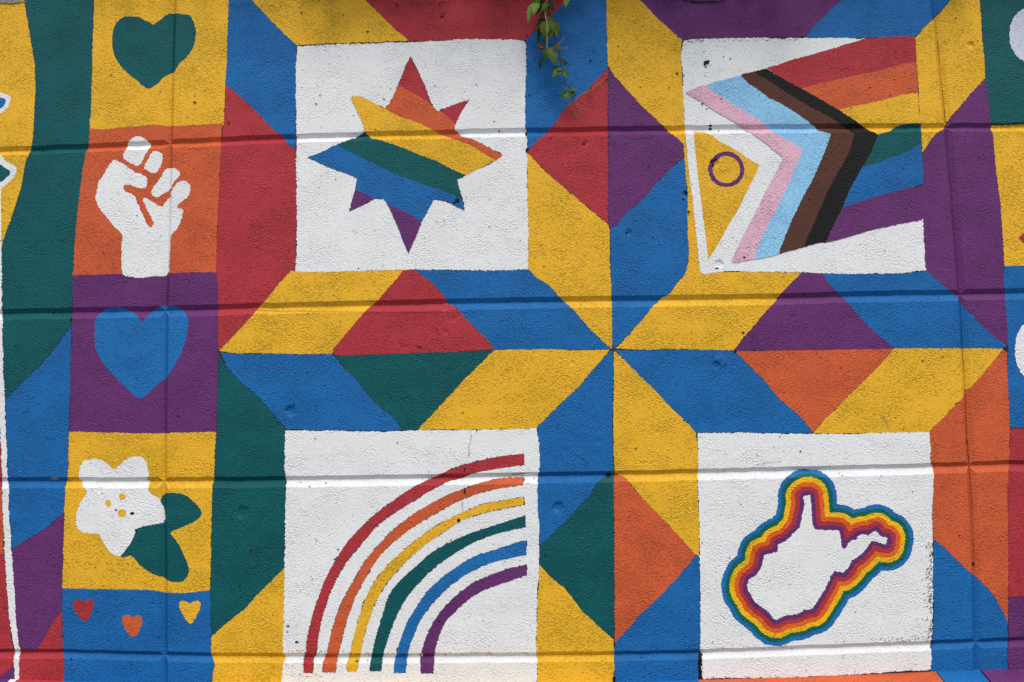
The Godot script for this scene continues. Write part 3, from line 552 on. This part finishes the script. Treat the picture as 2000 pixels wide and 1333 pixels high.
var rows := []
var columns := []

func nets() -> void:
	var wt := []
	for i in 4:
		wt.append([flank[i][0] * 0.91, flank[i][1] * 0.91])
	rows = cuts(0.0, T[5], [T[1], T[2], T[3], T[4]], wt, 20.0, -1.0, 9999.0)
	var ws := []
	for i in 2:
		ws.append([flank_v[i][0] * 0.97, flank_v[i][1] * 0.97])
	columns = cuts(-1560.0, 3060.0, S, ws, 20.0, -400.0, 1700.0)

class Sheet:
	var v := PackedVector3Array()
	var n := PackedVector3Array()

func depth_in(c: Array, u: float) -> float:
	if c[2] == 0:
		return 0.0
	var f: float = clampf((u - c[3]) / (c[4] - c[3]), 0.0, 1.0)
	return f if c[2] == 1 else 1.0 - f

func put_triangles(sheet: Sheet, poly: PackedVector2Array, row: Array, col: Array, lift: float) -> void:
	var index := Geometry2D.triangulate_polygon(poly)
	if index.is_empty():
		return
	var pos := PackedVector3Array()
	var nor := PackedVector3Array()
	for q in poly:
		var p := from_straight(q)
		var dr := depth_in(row, q.y)
		var dc := depth_in(col, q.x)
		var h := unevenness(p.x, p.y)
		var z := -DEEP * maxf(dr, dc) + h + lift
		pos.append(spot(p.x, p.y, z) - wall_at)
		var slope := Vector2((unevenness(p.x + 1.5, p.y) - h) / 0.00275, -(unevenness(p.x, p.y + 1.5) - h) / 0.00275)
		nor.append(Vector3(-slope.x, -slope.y, 1.0))
	if row[2] != 0 or col[2] != 0:
		var mid := Vector2.ZERO
		for q in poly:
			mid += q
		mid /= poly.size()
		var flat := Vector3(0, 0, 1)
		if row[2] != 0 and (col[2] == 0 or depth_in(row, mid.y) > depth_in(col, mid.x)):
			flat = Vector3(0, (-1.0 if row[2] == 1 else 1.0) * DEEP / ((row[4] - row[3]) * 0.0020), 1)
		elif col[2] != 0:
			flat = Vector3((1.0 if col[2] == 1 else -1.0) * DEEP / ((col[4] - col[3]) * 0.0019), 0, 1)
		for i in nor.size():
			nor[i] = nor[i] + flat - Vector3(0, 0, 1)
	for t in range(0, index.size(), 3):
		var a := index[t]
		var b := index[t + 1]
		var c := index[t + 2]
		if (pos[b] - pos[a]).cross(pos[c] - pos[a]).z > 0.0:
			var k := b
			b = c
			c = k
		for i in [a, b, c]:
			sheet.v.append(pos[i])
			sheet.n.append(nor[i].normalized())

func lay_cell(sheet: Sheet, poly: PackedVector2Array, r: Rect2, row: Array, col: Array, lift: float, whole: bool) -> void:
	if r.size.x > 3.0 and r.size.x < 30.0 and near_dent(from_straight(r.get_center()), r.size.x * 0.7):
		var half := r.size * 0.5
		for k in 4:
			var sub := Rect2(r.position + Vector2(half.x * (k % 2), half.y * (k / 2)), half)
			if whole:
				lay_cell(sheet, rect_poly(sub), sub, row, col, lift, true)
			else:
				for piece in Geometry2D.intersect_polygons(poly, rect_poly(sub)):
					lay_cell(sheet, piece, sub, row, col, lift, false)
		return
	if row[2] != 0 and col[2] != 0:
		var deep := Vector2(col[4] if col[2] == 1 else col[3], row[4] if row[2] == 1 else row[3])
		var shallow := Vector2(col[3] if col[2] == 1 else col[4], row[3] if row[2] == 1 else row[4])
		for other in [Vector2(deep.x, shallow.y), Vector2(shallow.x, deep.y)]:
			for piece in Geometry2D.intersect_polygons(poly, PackedVector2Array([deep, shallow, other])):
				put_triangles(sheet, piece, row, col, lift)
		return
	put_triangles(sheet, poly, row, col, lift)

# cuts a straightened outline along the net and lays it on the wall
func lay(poly: PackedVector2Array, lift: float, within := Rect2(-99999, -99999, 199998, 199998)) -> Sheet:
	var sheet := Sheet.new()
	var bounds := box_of(poly).intersection(within)
	for row in rows:
		if row[1] <= bounds.position.y + 0.001 or row[0] >= bounds.end.y - 0.001:
			continue
		var band := Rect2(bounds.position.x - 1.0, row[0], bounds.size.x + 2.0, row[1] - row[0])
		for strip in Geometry2D.intersect_polygons(poly, rect_poly(band)):
			if Geometry2D.is_polygon_clockwise(strip):
				pass
			var sb := box_of(strip)
			for col in columns:
				if col[1] <= maxf(sb.position.x, bounds.position.x) + 0.001 or col[0] >= minf(sb.end.x, bounds.end.x) - 0.001:
					continue
				var r := Rect2(col[0], row[0], col[1] - col[0], row[1] - row[0])
				var rp := rect_poly(r)
				for piece in Geometry2D.intersect_polygons(strip, rp):
					var area := 0.0
					for i in piece.size():
						area += piece[i].cross(piece[(i + 1) % piece.size()])
					if absf(area) < 0.02:
						continue
					var whole := piece.size() == 4 and absf(absf(area) * 0.5 - r.get_area()) < 0.01
					lay_cell(sheet, piece, r, row, col, lift, whole)
	return sheet

func mesh_of(sheet: Sheet) -> ArrayMesh:
	var arrays := []
	arrays.resize(Mesh.ARRAY_MAX)
	arrays[Mesh.ARRAY_VERTEX] = sheet.v
	arrays[Mesh.ARRAY_NORMAL] = sheet.n
	var m := ArrayMesh.new()
	m.add_surface_from_arrays(Mesh.PRIMITIVE_TRIANGLES, arrays)
	return m

func numbered(parent: Node, called: String) -> String:
	var key := str(parent.get_instance_id()) + called
	var n: int = used.get(key, 0)
	used[key] = n + 1
	return called if n == 0 else "%s_%03d" % [called, n]

func instance(parent: Node, called: String, mesh: Mesh, material: Material) -> MeshInstance3D:
	var o := MeshInstance3D.new()
	o.name = numbered(parent, called)
	o.mesh = mesh
	o.material_override = material
	parent.add_child(o, true)
	return o

func group(parent: Node3D, called: String, label := "") -> Node3D:
	var o := Node3D.new()
	o.name = numbered(parent, called)
	parent.add_child(o, true)
	if label:
		o.set_meta("label", label)
	return o

# one layer of paint over what lies under it already
func level_for(poly: PackedVector2Array, over: bool) -> int:
	var b := box_of(poly)
	var taken := {}
	var top := 0
	for f in films:
		if f[1].intersects(b) and not Geometry2D.intersect_polygons(f[0], poly).is_empty():
			taken[f[2]] = true
			top = maxi(top, f[2])
	if over:
		return top + 1
	var k := 1
	while taken.has(k):
		k += 1
	return k

const COAT := 0.00022

func film(parent: Node3D, called: String, tone: String, outline: Variant, smooth := 0, label := "") -> void:
	var raw := points(outline)
	var poly := straight(brushed(raw, smooth, 1.25 if tone in ["white", "lilac"] else 0.95, films.size() * 3.7))
	var fixed := Geometry2D.intersect_polygons(poly, rect_poly(Rect2(-1555, 2, 4610, 1316)))
	var sheet := Sheet.new()
	var level := level_for(poly, true)
	for p in fixed:
		var s := lay(p, level * COAT)
		sheet.v.append_array(s.v)
		sheet.n.append_array(s.n)
	films.append([poly, box_of(poly), level])
	if sheet.v.is_empty():
		print("empty ", called)
		return
	var o := instance(parent, called, mesh_of(sheet), mats[tone])
	if label:
		o.set_meta("label", label)

# the dark fringe of an older coat that shows round a painted shape
func fringe(parent: Node3D, outlines: Array, wide := 0.7) -> void:
	for o in outlines:
		for grown in Geometry2D.offset_polygon(points(o), wide, Geometry2D.JOIN_MITER):
			var poly := straight(brushed(grown, 2, 1.6, films.size() * 3.7 + 77.0))
			var level := level_for(poly, true)
			var sheet := lay(poly, level * COAT)
			films.append([poly, box_of(poly), level])
			instance(parent, "dark_fringe", mesh_of(sheet), mats["fringe"])

func q(tone: String, outline: Array) -> void:
	var drawn := points(outline)
	var less := Geometry2D.offset_polygon(drawn, -maxf(0.0, rng.randf_range(-1.4, 0.7)), Geometry2D.JOIN_MITER)
	if less.size() == 1:
		drawn = less[0]
	quilts.append([tone, straight(brushed(drawn, 0, 1.0, quilts.size() * 3.7 + 900.0))])

func build_blocks() -> void:
	nets()
	var ys := [0.0, T[1], T[2], T[3], T[4], T[5]]
	var xs := [-1555.0, S[0], S[1], 3055.0]
	for r in 5:
		for c in 3:
			var area := Rect2(xs[c], ys[r], xs[c + 1] - xs[c], ys[r + 1] - ys[r])
			var sheet := lay(rect_poly(area), -0.0008)
			# the body behind the face
			var a := from_straight(area.position)
			var b := from_straight(area.end)
			var lo := spot(a.x, b.y, -DEEP) - wall_at
			var hi := spot(b.x, a.y, -DEEP) - wall_at
			if r == 4:
				lo.y = 0.0
			block_body(sheet, Vector3(lo.x + 0.003, lo.y + 0.003, -0.32), Vector3(hi.x - 0.003, hi.y - 0.003, -DEEP - 0.006))
			var o := instance(wall, "concrete_block", mesh_of(sheet), mats["undercoat"])
			blocks.append([o, area])

func block_body(sheet: Sheet, lo: Vector3, hi: Vector3) -> void:
	var c := [lo, Vector3(hi.x, lo.y, lo.z), Vector3(hi.x, hi.y, lo.z), Vector3(lo.x, hi.y, lo.z), Vector3(lo.x, lo.y, hi.z), Vector3(hi.x, lo.y, hi.z), hi, Vector3(lo.x, hi.y, hi.z)]
	for f in [[4, 7, 6, 5, 0, 0, 1], [1, 2, 3, 0, 0, 0, -1], [5, 6, 2, 1, 1, 0, 0], [0, 3, 7, 4, -1, 0, 0], [7, 3, 2, 6, 0, 1, 0], [0, 4, 5, 1, 0, -1, 0]]:
		for i in [f[0], f[1], f[2], f[0], f[2], f[3]]:
			sheet.v.append(c[i])
			sheet.n.append(Vector3(f[4], f[5], f[6]))

func lay_quilt() -> void:
	for item in quilts:
		var poly: PackedVector2Array = item[1]
		var level := level_for(poly, false)
		films.append([poly, box_of(poly), level])
		for b in blocks:
			var area: Rect2 = b[1]
			if not area.intersects(box_of(poly)):
				continue
			var sheet := Sheet.new()
			for piece in Geometry2D.intersect_polygons(poly, rect_poly(area.intersection(Rect2(-1555, 2, 4610, 1316)))):
				var s := lay(piece, level * COAT)
				sheet.v.append_array(s.v)
				sheet.n.append_array(s.n)
			if sheet.v.size() > 3:
				instance(b[0], item[0] + "_patch", mesh_of(sheet), mats[item[0]])

# ---------------------------------------------------------------- small damage: pits painted as dark spots, flakes, cracks
func blot(x: float, y: float, rx: float, ry: float, sheet: Sheet, lift: float) -> void:
	var n := 7
	var outline := PackedVector2Array()
	var turn := rng.randf() * TAU
	for i in n:
		var a := TAU * i / n + turn
		var k := rng.randf_range(0.6, 1.25)
		outline.append(Vector2(x + cos(a) * rx * k, y + sin(a) * ry * k))
	var s := lay(straight(outline), lift)
	sheet.v.append_array(s.v)
	sheet.n.append_array(s.n)

func streak(pts: Array, w: float, sheet: Sheet, lift: float) -> void:
	for i in range(0, pts.size() - 2, 2):
		var a := Vector2(pts[i], pts[i + 1])
		var b := Vector2(pts[i + 2], pts[i + 3])
		var d := (b - a).normalized().orthogonal() * w * rng.randf_range(0.5, 1.2)
		var e := d * rng.randf_range(0.2, 0.8)
		var s := lay(straight(PackedVector2Array([a - e, b - d * 0.4, b + d * 0.4, a + e])), lift)
		sheet.v.append_array(s.v)
		sheet.n.append_array(s.n)

func chips() -> void:
	var top := 0
	for f in films:
		top = maxi(top, f[2])
	var lift := (top + 1) * COAT
	var holes := Sheet.new()  # flat dark blots painted for the shade inside pits, with dark marks and cracks
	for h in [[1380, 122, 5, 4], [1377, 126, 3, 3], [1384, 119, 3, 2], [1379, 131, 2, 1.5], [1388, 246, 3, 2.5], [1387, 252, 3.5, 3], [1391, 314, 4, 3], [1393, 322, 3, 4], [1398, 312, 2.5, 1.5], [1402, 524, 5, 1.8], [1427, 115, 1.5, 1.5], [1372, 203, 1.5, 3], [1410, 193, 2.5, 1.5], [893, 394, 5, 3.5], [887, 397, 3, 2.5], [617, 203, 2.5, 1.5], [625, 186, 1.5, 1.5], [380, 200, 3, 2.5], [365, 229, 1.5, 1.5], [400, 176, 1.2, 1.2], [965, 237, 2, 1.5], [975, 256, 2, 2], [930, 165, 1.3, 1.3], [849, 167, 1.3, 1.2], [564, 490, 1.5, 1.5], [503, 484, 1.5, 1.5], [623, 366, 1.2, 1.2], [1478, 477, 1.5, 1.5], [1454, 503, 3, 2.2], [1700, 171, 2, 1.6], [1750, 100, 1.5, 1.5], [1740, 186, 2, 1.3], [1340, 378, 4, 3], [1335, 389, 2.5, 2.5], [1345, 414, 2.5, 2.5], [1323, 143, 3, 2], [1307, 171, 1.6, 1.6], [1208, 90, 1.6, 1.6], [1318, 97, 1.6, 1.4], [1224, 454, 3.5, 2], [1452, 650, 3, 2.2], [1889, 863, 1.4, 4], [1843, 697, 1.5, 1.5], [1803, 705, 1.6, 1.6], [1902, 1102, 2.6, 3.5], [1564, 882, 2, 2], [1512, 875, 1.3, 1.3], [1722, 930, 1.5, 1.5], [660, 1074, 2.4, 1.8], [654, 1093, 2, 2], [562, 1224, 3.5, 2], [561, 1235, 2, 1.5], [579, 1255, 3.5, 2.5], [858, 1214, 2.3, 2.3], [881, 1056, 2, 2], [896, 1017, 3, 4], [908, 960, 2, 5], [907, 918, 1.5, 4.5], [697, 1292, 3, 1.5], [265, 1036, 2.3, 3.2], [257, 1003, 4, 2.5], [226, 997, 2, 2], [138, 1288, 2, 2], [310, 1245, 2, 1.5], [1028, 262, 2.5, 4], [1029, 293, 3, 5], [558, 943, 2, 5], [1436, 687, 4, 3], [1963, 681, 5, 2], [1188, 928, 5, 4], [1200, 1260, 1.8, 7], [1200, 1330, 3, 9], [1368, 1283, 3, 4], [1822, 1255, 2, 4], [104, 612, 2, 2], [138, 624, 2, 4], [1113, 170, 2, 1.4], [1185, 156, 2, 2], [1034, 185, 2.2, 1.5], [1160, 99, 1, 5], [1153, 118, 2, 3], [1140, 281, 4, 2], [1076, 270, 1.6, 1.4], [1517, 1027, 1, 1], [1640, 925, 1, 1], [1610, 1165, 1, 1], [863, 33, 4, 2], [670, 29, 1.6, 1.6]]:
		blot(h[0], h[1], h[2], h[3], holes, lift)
	# rough lines where one pour of concrete met the next, pits painted as dark specks
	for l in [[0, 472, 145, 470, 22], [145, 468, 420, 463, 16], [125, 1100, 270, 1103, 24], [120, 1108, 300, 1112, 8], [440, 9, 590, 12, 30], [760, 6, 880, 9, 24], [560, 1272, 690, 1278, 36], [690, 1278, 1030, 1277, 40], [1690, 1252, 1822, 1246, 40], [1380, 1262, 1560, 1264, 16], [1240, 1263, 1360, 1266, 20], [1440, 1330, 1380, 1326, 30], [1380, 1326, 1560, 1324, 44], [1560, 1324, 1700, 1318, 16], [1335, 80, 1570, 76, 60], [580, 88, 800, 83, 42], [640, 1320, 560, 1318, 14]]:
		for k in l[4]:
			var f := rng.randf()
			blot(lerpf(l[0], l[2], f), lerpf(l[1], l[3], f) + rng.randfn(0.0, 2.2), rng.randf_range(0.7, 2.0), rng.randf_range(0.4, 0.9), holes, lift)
	# dark overspray beside the lower right panel
	for k in 130:
		blot(1821.0 - absf(rng.randfn(0.0, 6.0)), rng.randf_range(1060.0, 1245.0), rng.randf_range(0.6, 1.7), rng.randf_range(0.6, 1.5), holes, lift)
	for k in 60:
		blot(1368.0 + rng.randfn(0.0, 1.6), rng.randf_range(1275.0, 1325.0), rng.randf_range(1.0, 2.6), rng.randf_range(1.0, 3.0), holes, lift)
	for k in 640:
		var s := rng.randf_range(0.6, 1.25)
		if rng.randf() < 0.1:
			s = rng.randf_range(1.2, 1.9)
		blot(rng.randf_range(0.0, 2000.0), rng.randf_range(0.0, 1318.0), s * rng.randf_range(0.8, 1.4), s, holes, lift)
	streak([1334, 0, 1350, 3, 1365, 4, 1385, 3, 1400, 4, 1418, 1], 3.0, holes, lift)
	streak([915, 840, 921, 850, 919, 862, 915, 875, 917, 884, 915, 893], 0.7, holes, lift)
	streak([903, 980, 902, 990, 905, 1000], 0.8, holes, lift)
	streak([1405, 330, 1413, 337, 1417, 333, 1424, 331], 0.45, holes, lift)
	streak([778, 667, 786, 675, 800, 673, 815, 676, 824, 680], 1.3, holes, lift)
	streak([1477, 909, 1490, 906, 1505, 903, 1528, 901], 0.8, holes, lift)
	streak([1025, 925, 1000, 927], 2.2, holes, lift)
	streak([500, 606, 620, 608, 790, 610, 900, 612, 935, 606], 0.5, holes, lift)
	streak([1822, 30, 1827, 36, 1832, 80, 1836, 125, 1841, 175, 1845, 215, 1847, 240], 0.9, holes, lift)  # dark lines along the right upright groove
	streak([1876, 588, 1877, 605, 1880, 680, 1885, 750, 1888, 830, 1891, 880, 1897, 960, 1902, 1060, 1903, 1120], 0.8, holes, lift)
	var o := instance(wall, "painted_holes_and_marks", mesh_of(holes), mats["hole_shade_and_marks"])
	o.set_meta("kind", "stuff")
	# flakes where the paint has come off
	for f in [[107, 935, 9, 3], [2, 3, 42, 6]]:
		var flake := Sheet.new()
		blot(f[0], f[1], f[2], f[3], flake, lift)
		instance(wall, "bare_flake", mesh_of(flake), mats["bare"])
	var scratch := Sheet.new()
	streak([1725, 812, 1731, 822, 1734, 832, 1737, 838], 1.4, scratch, lift)
	streak([1699, 634, 1700, 640], 1.0, scratch, lift)
	var sc := instance(wall, "scratches", mesh_of(scratch), mats["bare"])
	sc.set_meta("kind", "stuff")

# ---------------------------------------------------------------- the foot of the wall
func kerb() -> void:
	var root := Node3D.new()
	root.name = "painted_kerb"
	root.position = Vector3(1.4, 0, 0)
	add_child(root)
	root.set_meta("label", "low painted kerb along the foot of the mural wall, orange, blue and purple")
	root.set_meta("category", "kerb")
	root.set_meta("kind", "thing")
	var foot := [0, 1327, 322, 1336, 1000, 1339, 1365, 1329, 1560, 1323.5, 1700, 1318, 1820, 1313, 2000, 1308]
	for seg in [["purple", -1200, 20], ["white", 20, 33], ["red", 33, 124], ["blue", 124, 412], ["yellow", 412, 1200], ["blue", 1200, 1364], ["orange", 1364, 1828], ["blue", 1830, 1914], ["purple", 1917, 3200]]:
		var st := SurfaceTool.new()
		st.begin(Mesh.PRIMITIVE_TRIANGLES)
		var n := maxi(2, int((seg[2] - seg[1]) / 60.0))
		var last := []
		for i in n + 1:
			var x: float = lerpf(seg[1], seg[2], float(i) / n)
			var a := spot(x, curve(foot, clampf(x, -100.0, 2100.0)), 0.001)
			var ring_pts := [Vector3(a.x, a.y, -0.02), Vector3(a.x, a.y, 0.004), Vector3(a.x, a.y - 0.018, 0.055), Vector3(a.x, a.y - 0.026, 0.07), Vector3(a.x, a.y - 0.045, 0.078), Vector3(a.x, 0.0, 0.085)]
			for k in 6:
				ring_pts[k] -= root.position
			if i > 0:
				for k in 5:
					for p in [last[k], ring_pts[k], ring_pts[k + 1], last[k], ring_pts[k + 1], last[k + 1]]:
						st.add_vertex(p)
			last = ring_pts
		st.generate_normals()
		instance(root, seg[0] + "_stretch", st.commit(), mats[seg[0]])

func ground() -> void:
	var m := plain("asphalt", Color(0.27, 0.27, 0.27), 0.92)
	var t := ImageTexture.create_from_image(wear_and_shade_picture(61, Color(0.8, 0.8, 0.8), Color(0.93, 0.93, 0.92), Color(1, 1, 1), 0.5))
	m.albedo_texture = t
	m.uv1_triplanar = true
	m.uv1_world_triplanar = true
	m.uv1_scale = Vector3(0.4, 0.4, 0.4)
	var p := PlaneMesh.new()
	p.size = Vector2(400, 400)
	var o := instance(self, "pavement", p, m)
	o.set_meta("kind", "structure")
	o.set_meta("label", "dark asphalt pavement in front of the wall")

# ---------------------------------------------------------------- the creeper
func tube(pts: Array, r0: float, r1: float) -> ArrayMesh:
	var c := Curve3D.new()
	for i in pts.size():
		var before: Vector3 = pts[maxi(i - 1, 0)]
		var after: Vector3 = pts[mini(i + 1, pts.size() - 1)]
		var h := (after - before) / 6.0
		c.add_point(pts[i], -h, h)
	c.bake_interval = 0.004
	var baked := c.get_baked_points()
	var st := SurfaceTool.new()
	st.begin(Mesh.PRIMITIVE_TRIANGLES)
	var last := []
	for i in baked.size():
		var d := (baked[mini(i + 1, baked.size() - 1)] - baked[maxi(i - 1, 0)]).normalized()
		var side := d.cross(Vector3(0.2, 0.1, 1)).normalized()
		var up := side.cross(d)
		var r := lerpf(r0, r1, float(i) / baked.size())
		var loop := []
		for k in 6:
			var a := TAU * k / 6.0
			loop.append(baked[i] + (side * cos(a) + up * sin(a)) * r)
		if i > 0:
			for k in 6:
				var k2 := (k + 1) % 6
				for p in [last[k], loop[k], loop[k2], last[k], loop[k2], last[k2]]:
					st.add_vertex(p)
		last = loop
	st.index()
	st.generate_normals()
	return st.commit()

# a pointed, toothed leaflet, folded along its rib and drooping to the tip
func leaflet(base: Vector3, tip: Vector3, width: float, fold: float, droop: float, facing: Vector3) -> ArrayMesh:
	var along := tip - base
	var side := along.cross(facing).normalized()
	var up := side.cross(along).normalized()
	var st := SurfaceTool.new()
	st.begin(Mesh.PRIMITIVE_TRIANGLES)
	var n := 9
	var last := []
	for i in n + 1:
		var f := float(i) / n
		var w := width * 0.5 * pow(sin(PI * pow(f, 0.72)), 0.85) if i > 0 and i < n else width * 0.02
		var tooth := 1.14 if i % 2 == 1 else 0.9
		var mid := base + along * f + up * (sin(f * PI) * droop)
		var row := [mid - side * w * tooth + up * fold * w, mid - side * w * 0.5 + up * fold * w * 0.36, mid, mid + side * w * 0.5 + up * fold * w * 0.36, mid + side * w * tooth + up * fold * w]
		if i > 0:
			for k in 4:
				for p in [last[k], row[k], row[k + 1], last[k], row[k + 1], last[k + 1]]:
					st.add_vertex(p)
		last = row
	st.index()
	st.generate_normals()
	return st.commit()

func leaf_material(called: String, tone: Color) -> StandardMaterial3D:
	var m := plain(called, tone, 0.5)
	m.backlight_enabled = true
	m.backlight = tone * 0.5
	m.metallic_specular = 0.3
	return m

func creeper() -> void:
	var root := Node3D.new()
	root.name = "creeper"
	root.position = Vector3(1.4, 3.05, 0.0)
	add_child(root)
	root.set_meta("label", "thin green creeper trailing down from the top of the wall over blue and red paint")
	root.set_meta("category", "vine")
	var green := leaf_material("leaf_green", Color(0.25, 0.38, 0.12))
	var bright := leaf_material("leaf_bright", Color(0.34, 0.49, 0.15))
	var dark := leaf_material("leaf_dark", Color(0.14, 0.24, 0.11))
	var olive := leaf_material("leaf_olive", Color(0.30, 0.35, 0.10))
	var russet := leaf_material("leaf_russet", Color(0.30, 0.18, 0.10))
	var pale := plain("stem_pale", Color(0.60, 0.60, 0.34), 0.6)
	var wood := plain("stem_dark", Color(0.20, 0.14, 0.13), 0.7)
	var thread := plain("tendril_green", Color(0.55, 0.50, 0.22), 0.6)
	var at := func(a: Array) -> Array:
		var out := []
		for i in range(0, a.size(), 3):
			out.append(spot(a[i], a[i + 1], a[i + 2]) - root.position)
		return out
	instance(root, "stem", tube(at.call([1100, -70, 0.03, 1088, -45, 0.07, 1076, -20, 0.07, 1069, 0, 0.065, 1064, 18, 0.065, 1066.5, 36, 0.07, 1068.5, 54, 0.07, 1068.5, 90, 0.065, 1070, 98, 0.06]), 0.0024, 0.0016), pale)
	instance(root, "stem", tube(at.call([1062, -70, 0.02, 1068, -20, 0.04, 1073, 30, 0.045, 1081, 65, 0.045, 1087.5, 85, 0.045, 1093, 106, 0.04, 1095.5, 122, 0.04, 1100, 144, 0.038, 1106, 169, 0.035, 1117, 190, 0.033, 1120.5, 203, 0.03, 1127, 214, 0.03, 1125, 221, 0.03, 1121, 226, 0.028]), 0.0022, 0.0011), wood)
	for t in [[1123, 192.5, 0.033, 1138, 184, 0.03, 1154, 175.5, 0.02, 1170, 163, 0.012, 1184, 153, 0.006], [1070, 96, 0.06, 1080, 93, 0.055, 1087, 88, 0.05, 1097, 80, 0.04, 1104, 70, 0.03], [1072, 96, 0.06, 1090, 92, 0.05, 1100, 94, 0.04, 1109, 93, 0.03], [1120, 205, 0.03, 1133, 211, 0.025, 1142, 213, 0.02, 1149, 214.5, 0.015], [1068, 36, 0.07, 1072, 33, 0.068, 1076, 34, 0.065]]:
		instance(root, "tendril", tube(at.call(t), 0.0011, 0.0007), thread)
	# base x, y, depth; tip x, y, depth; width in mm; fold; droop in mm; tone
	var leaves := [
		[1043, 7, 0.075, 1031.5, 44, 0.085, 20, 0.5, 6, bright], [1049, 6, 0.085, 1043, 29, 0.10, 25, 0.35, 5, bright], [1059, -3, 0.06, 1046, 28, 0.05, 24, 0.4, 5, dark], [1067, 2, 0.06, 1079, 24, 0.05, 26, 0.4, 5, dark],
		[1112, -12, 0.06, 1105, 15, 0.075, 21, 0.3, 5, bright], [1056, -18, 0.07, 1046, 8, 0.08, 26, 0.4, 5, green], [1069, 40, 0.062, 1069.5, 82, 0.058, 44, 0.3, 7, olive], [1077, 43, 0.055, 1090, 73, 0.06, 27, 0.6, 6, olive],
		[1072, 36, 0.05, 1083, 52, 0.045, 24, 0.4, 4, green], [1057, 49, 0.05, 1050, 85, 0.04, 15, 0.6, 4, dark], [1068, 40, 0.05, 1047, 53, 0.045, 24, 0.5, 4, dark], [1065, 95, 0.06, 1046, 86, 0.055, 13, 0.5, 3, russet], [1062, 95, 0.06, 1047, 107, 0.055, 9, 0.6, 3, russet],
		[1068, 95, 0.058, 1084, 129, 0.055, 34, 0.35, 7, olive], [1067, 97, 0.055, 1062, 118, 0.05, 18, 0.5, 4, green], [1060, 114, 0.05, 1053.5, 136, 0.04, 11, 0.7, 3, dark], [1082, 91, 0.05, 1094, 101, 0.055, 24, 0.4, 4, russet], [1079, 93, 0.045, 1089, 88, 0.045, 14, 0.5, 3, dark],
		[1097, 118, 0.04, 1089, 118, 0.04, 14, 0.5, 3, russet], [1098, 116, 0.04, 1104, 130, 0.04, 12, 0.6, 3, dark], [1102, 122, 0.04, 1112, 129, 0.035, 8, 0.6, 2, dark], [1099, 138, 0.045, 1078, 151.5, 0.05, 26, 0.35, 5, green], [1096, 138, 0.04, 1078, 133, 0.04, 14, 0.5, 4, dark], [1099, 140, 0.04, 1109, 152, 0.045, 19, 0.4, 4, green], [1100, 137, 0.04, 1085, 141, 0.05, 14, 0.4, 4, green],
		[1107, 178, 0.042, 1096, 194, 0.045, 17, 0.4, 4, green], [1108, 180, 0.045, 1109, 199, 0.05, 16, 0.4, 4, green], [1111, 180, 0.04, 1125, 190, 0.04, 15, 0.4, 3, dark], [1112, 179, 0.04, 1129, 175, 0.04, 11, 0.5, 3, green], [1108, 177, 0.04, 1103, 172, 0.04, 13, 0.5, 3, green], [1106, 178, 0.04, 1097, 183, 0.045, 13, 0.4, 3, dark],
		[1120, 205, 0.032, 1129, 203, 0.03, 8, 0.5, 2, olive], [1120, 206, 0.032, 1113, 210, 0.03, 6, 0.5, 2, olive], [1126, 219, 0.03, 1119, 227, 0.03, 7, 0.5, 2, olive], [1152, 176, 0.02, 1157, 168, 0.015, 7, 0.5, 1, russet],
		[1054, 2, 0.07, 1040, 14, 0.08, 20, 0.4, 5, green], [1071, 6, 0.065, 1058, 24, 0.07, 18, 0.4, 5, green], [1066, 20, 0.065, 1055, 36, 0.06, 15, 0.4, 4, dark], [1073, 45, 0.06, 1066, 72, 0.07, 20, 0.4, 5, green], [1078, 46, 0.055, 1082, 70, 0.06, 18, 0.5, 5, green],
		[1090, -40, 0.07, 1112, -30, 0.09, 38, 0.3, 6, green], [1080, -35, 0.07, 1062, -25, 0.09, 40, 0.3, 6, green], [1092, -48, 0.06, 1085, -24, 0.09, 36, 0.3, 6, bright], [1064, -45, 0.04, 1045, -36, 0.06, 34, 0.3, 6, dark],
	]
	for l in leaves:
		var a := spot(l[0], l[1], l[2]) - root.position
		var b := spot(l[3], l[4], l[5]) - root.position
		var face := Vector3(rng.randf_range(-0.4, 0.4), 0.45, 1.0)
		instance(root, "leaf", leaflet(a, b, l[6] * 0.00125, l[7], l[8] * 0.001, face), l[9])
	for k in 9:
		var run := []
		var x0 := rng.randf_range(-0.4, 0.7)
		var way := -1.0 if k % 2 == 0 else 1.0
		for i in 7:
			run.append(Vector3(x0 + way * i * rng.randf_range(0.15, 0.3), 0.05 + rng.randf_range(0.0, 0.12) * (1.0 - i / 7.0), rng.randf_range(-0.2, 0.06)))
		instance(root, "stem", tube(run, 0.004, 0.002), wood)
	# unseen mass of creeper over the wall top, added to shade the paint below
	var leaf := leaflet(Vector3(0, 0, 0), Vector3(0, -0.09, 0.02), 0.055, 0.35, 0.01, Vector3(0, 0.3, 1))
	var mm := MultiMesh.new()
	mm.transform_format = MultiMesh.TRANSFORM_3D
	mm.mesh = leaf
	mm.instance_count = 900
	for i in mm.instance_count:
		var x := clampf(rng.randfn(0.25, 0.8), -1.9, 2.3)
		var bulge := (0.75 + 0.25 * sin(x * 2.1 + 0.6)) * exp(-pow((x - 0.25) / 1.5, 2.0))
		var out := absf(rng.randfn(0.0, 0.15)) * bulge + rng.randf_range(-0.25, 0.12)
		var y := 0.06 + rng.randf_range(0.0, 0.34) * bulge - maxf(out, 0.0) * 0.12
		var b := Basis.from_euler(Vector3(rng.randf_range(-0.7, 0.7), rng.randf_range(-PI, PI), rng.randf_range(-0.6, 0.6))).scaled(Vector3.ONE * rng.randf_range(0.7, 1.3))
		mm.set_instance_transform(i, Transform3D(b, Vector3(x, y, out)))
	var mass := MultiMeshInstance3D.new()
	mass.name = "unseen_foliage"
	mass.multimesh = mm
	mass.material_override = green
	mass.set_meta("kind", "stuff")
	root.add_child(mass)
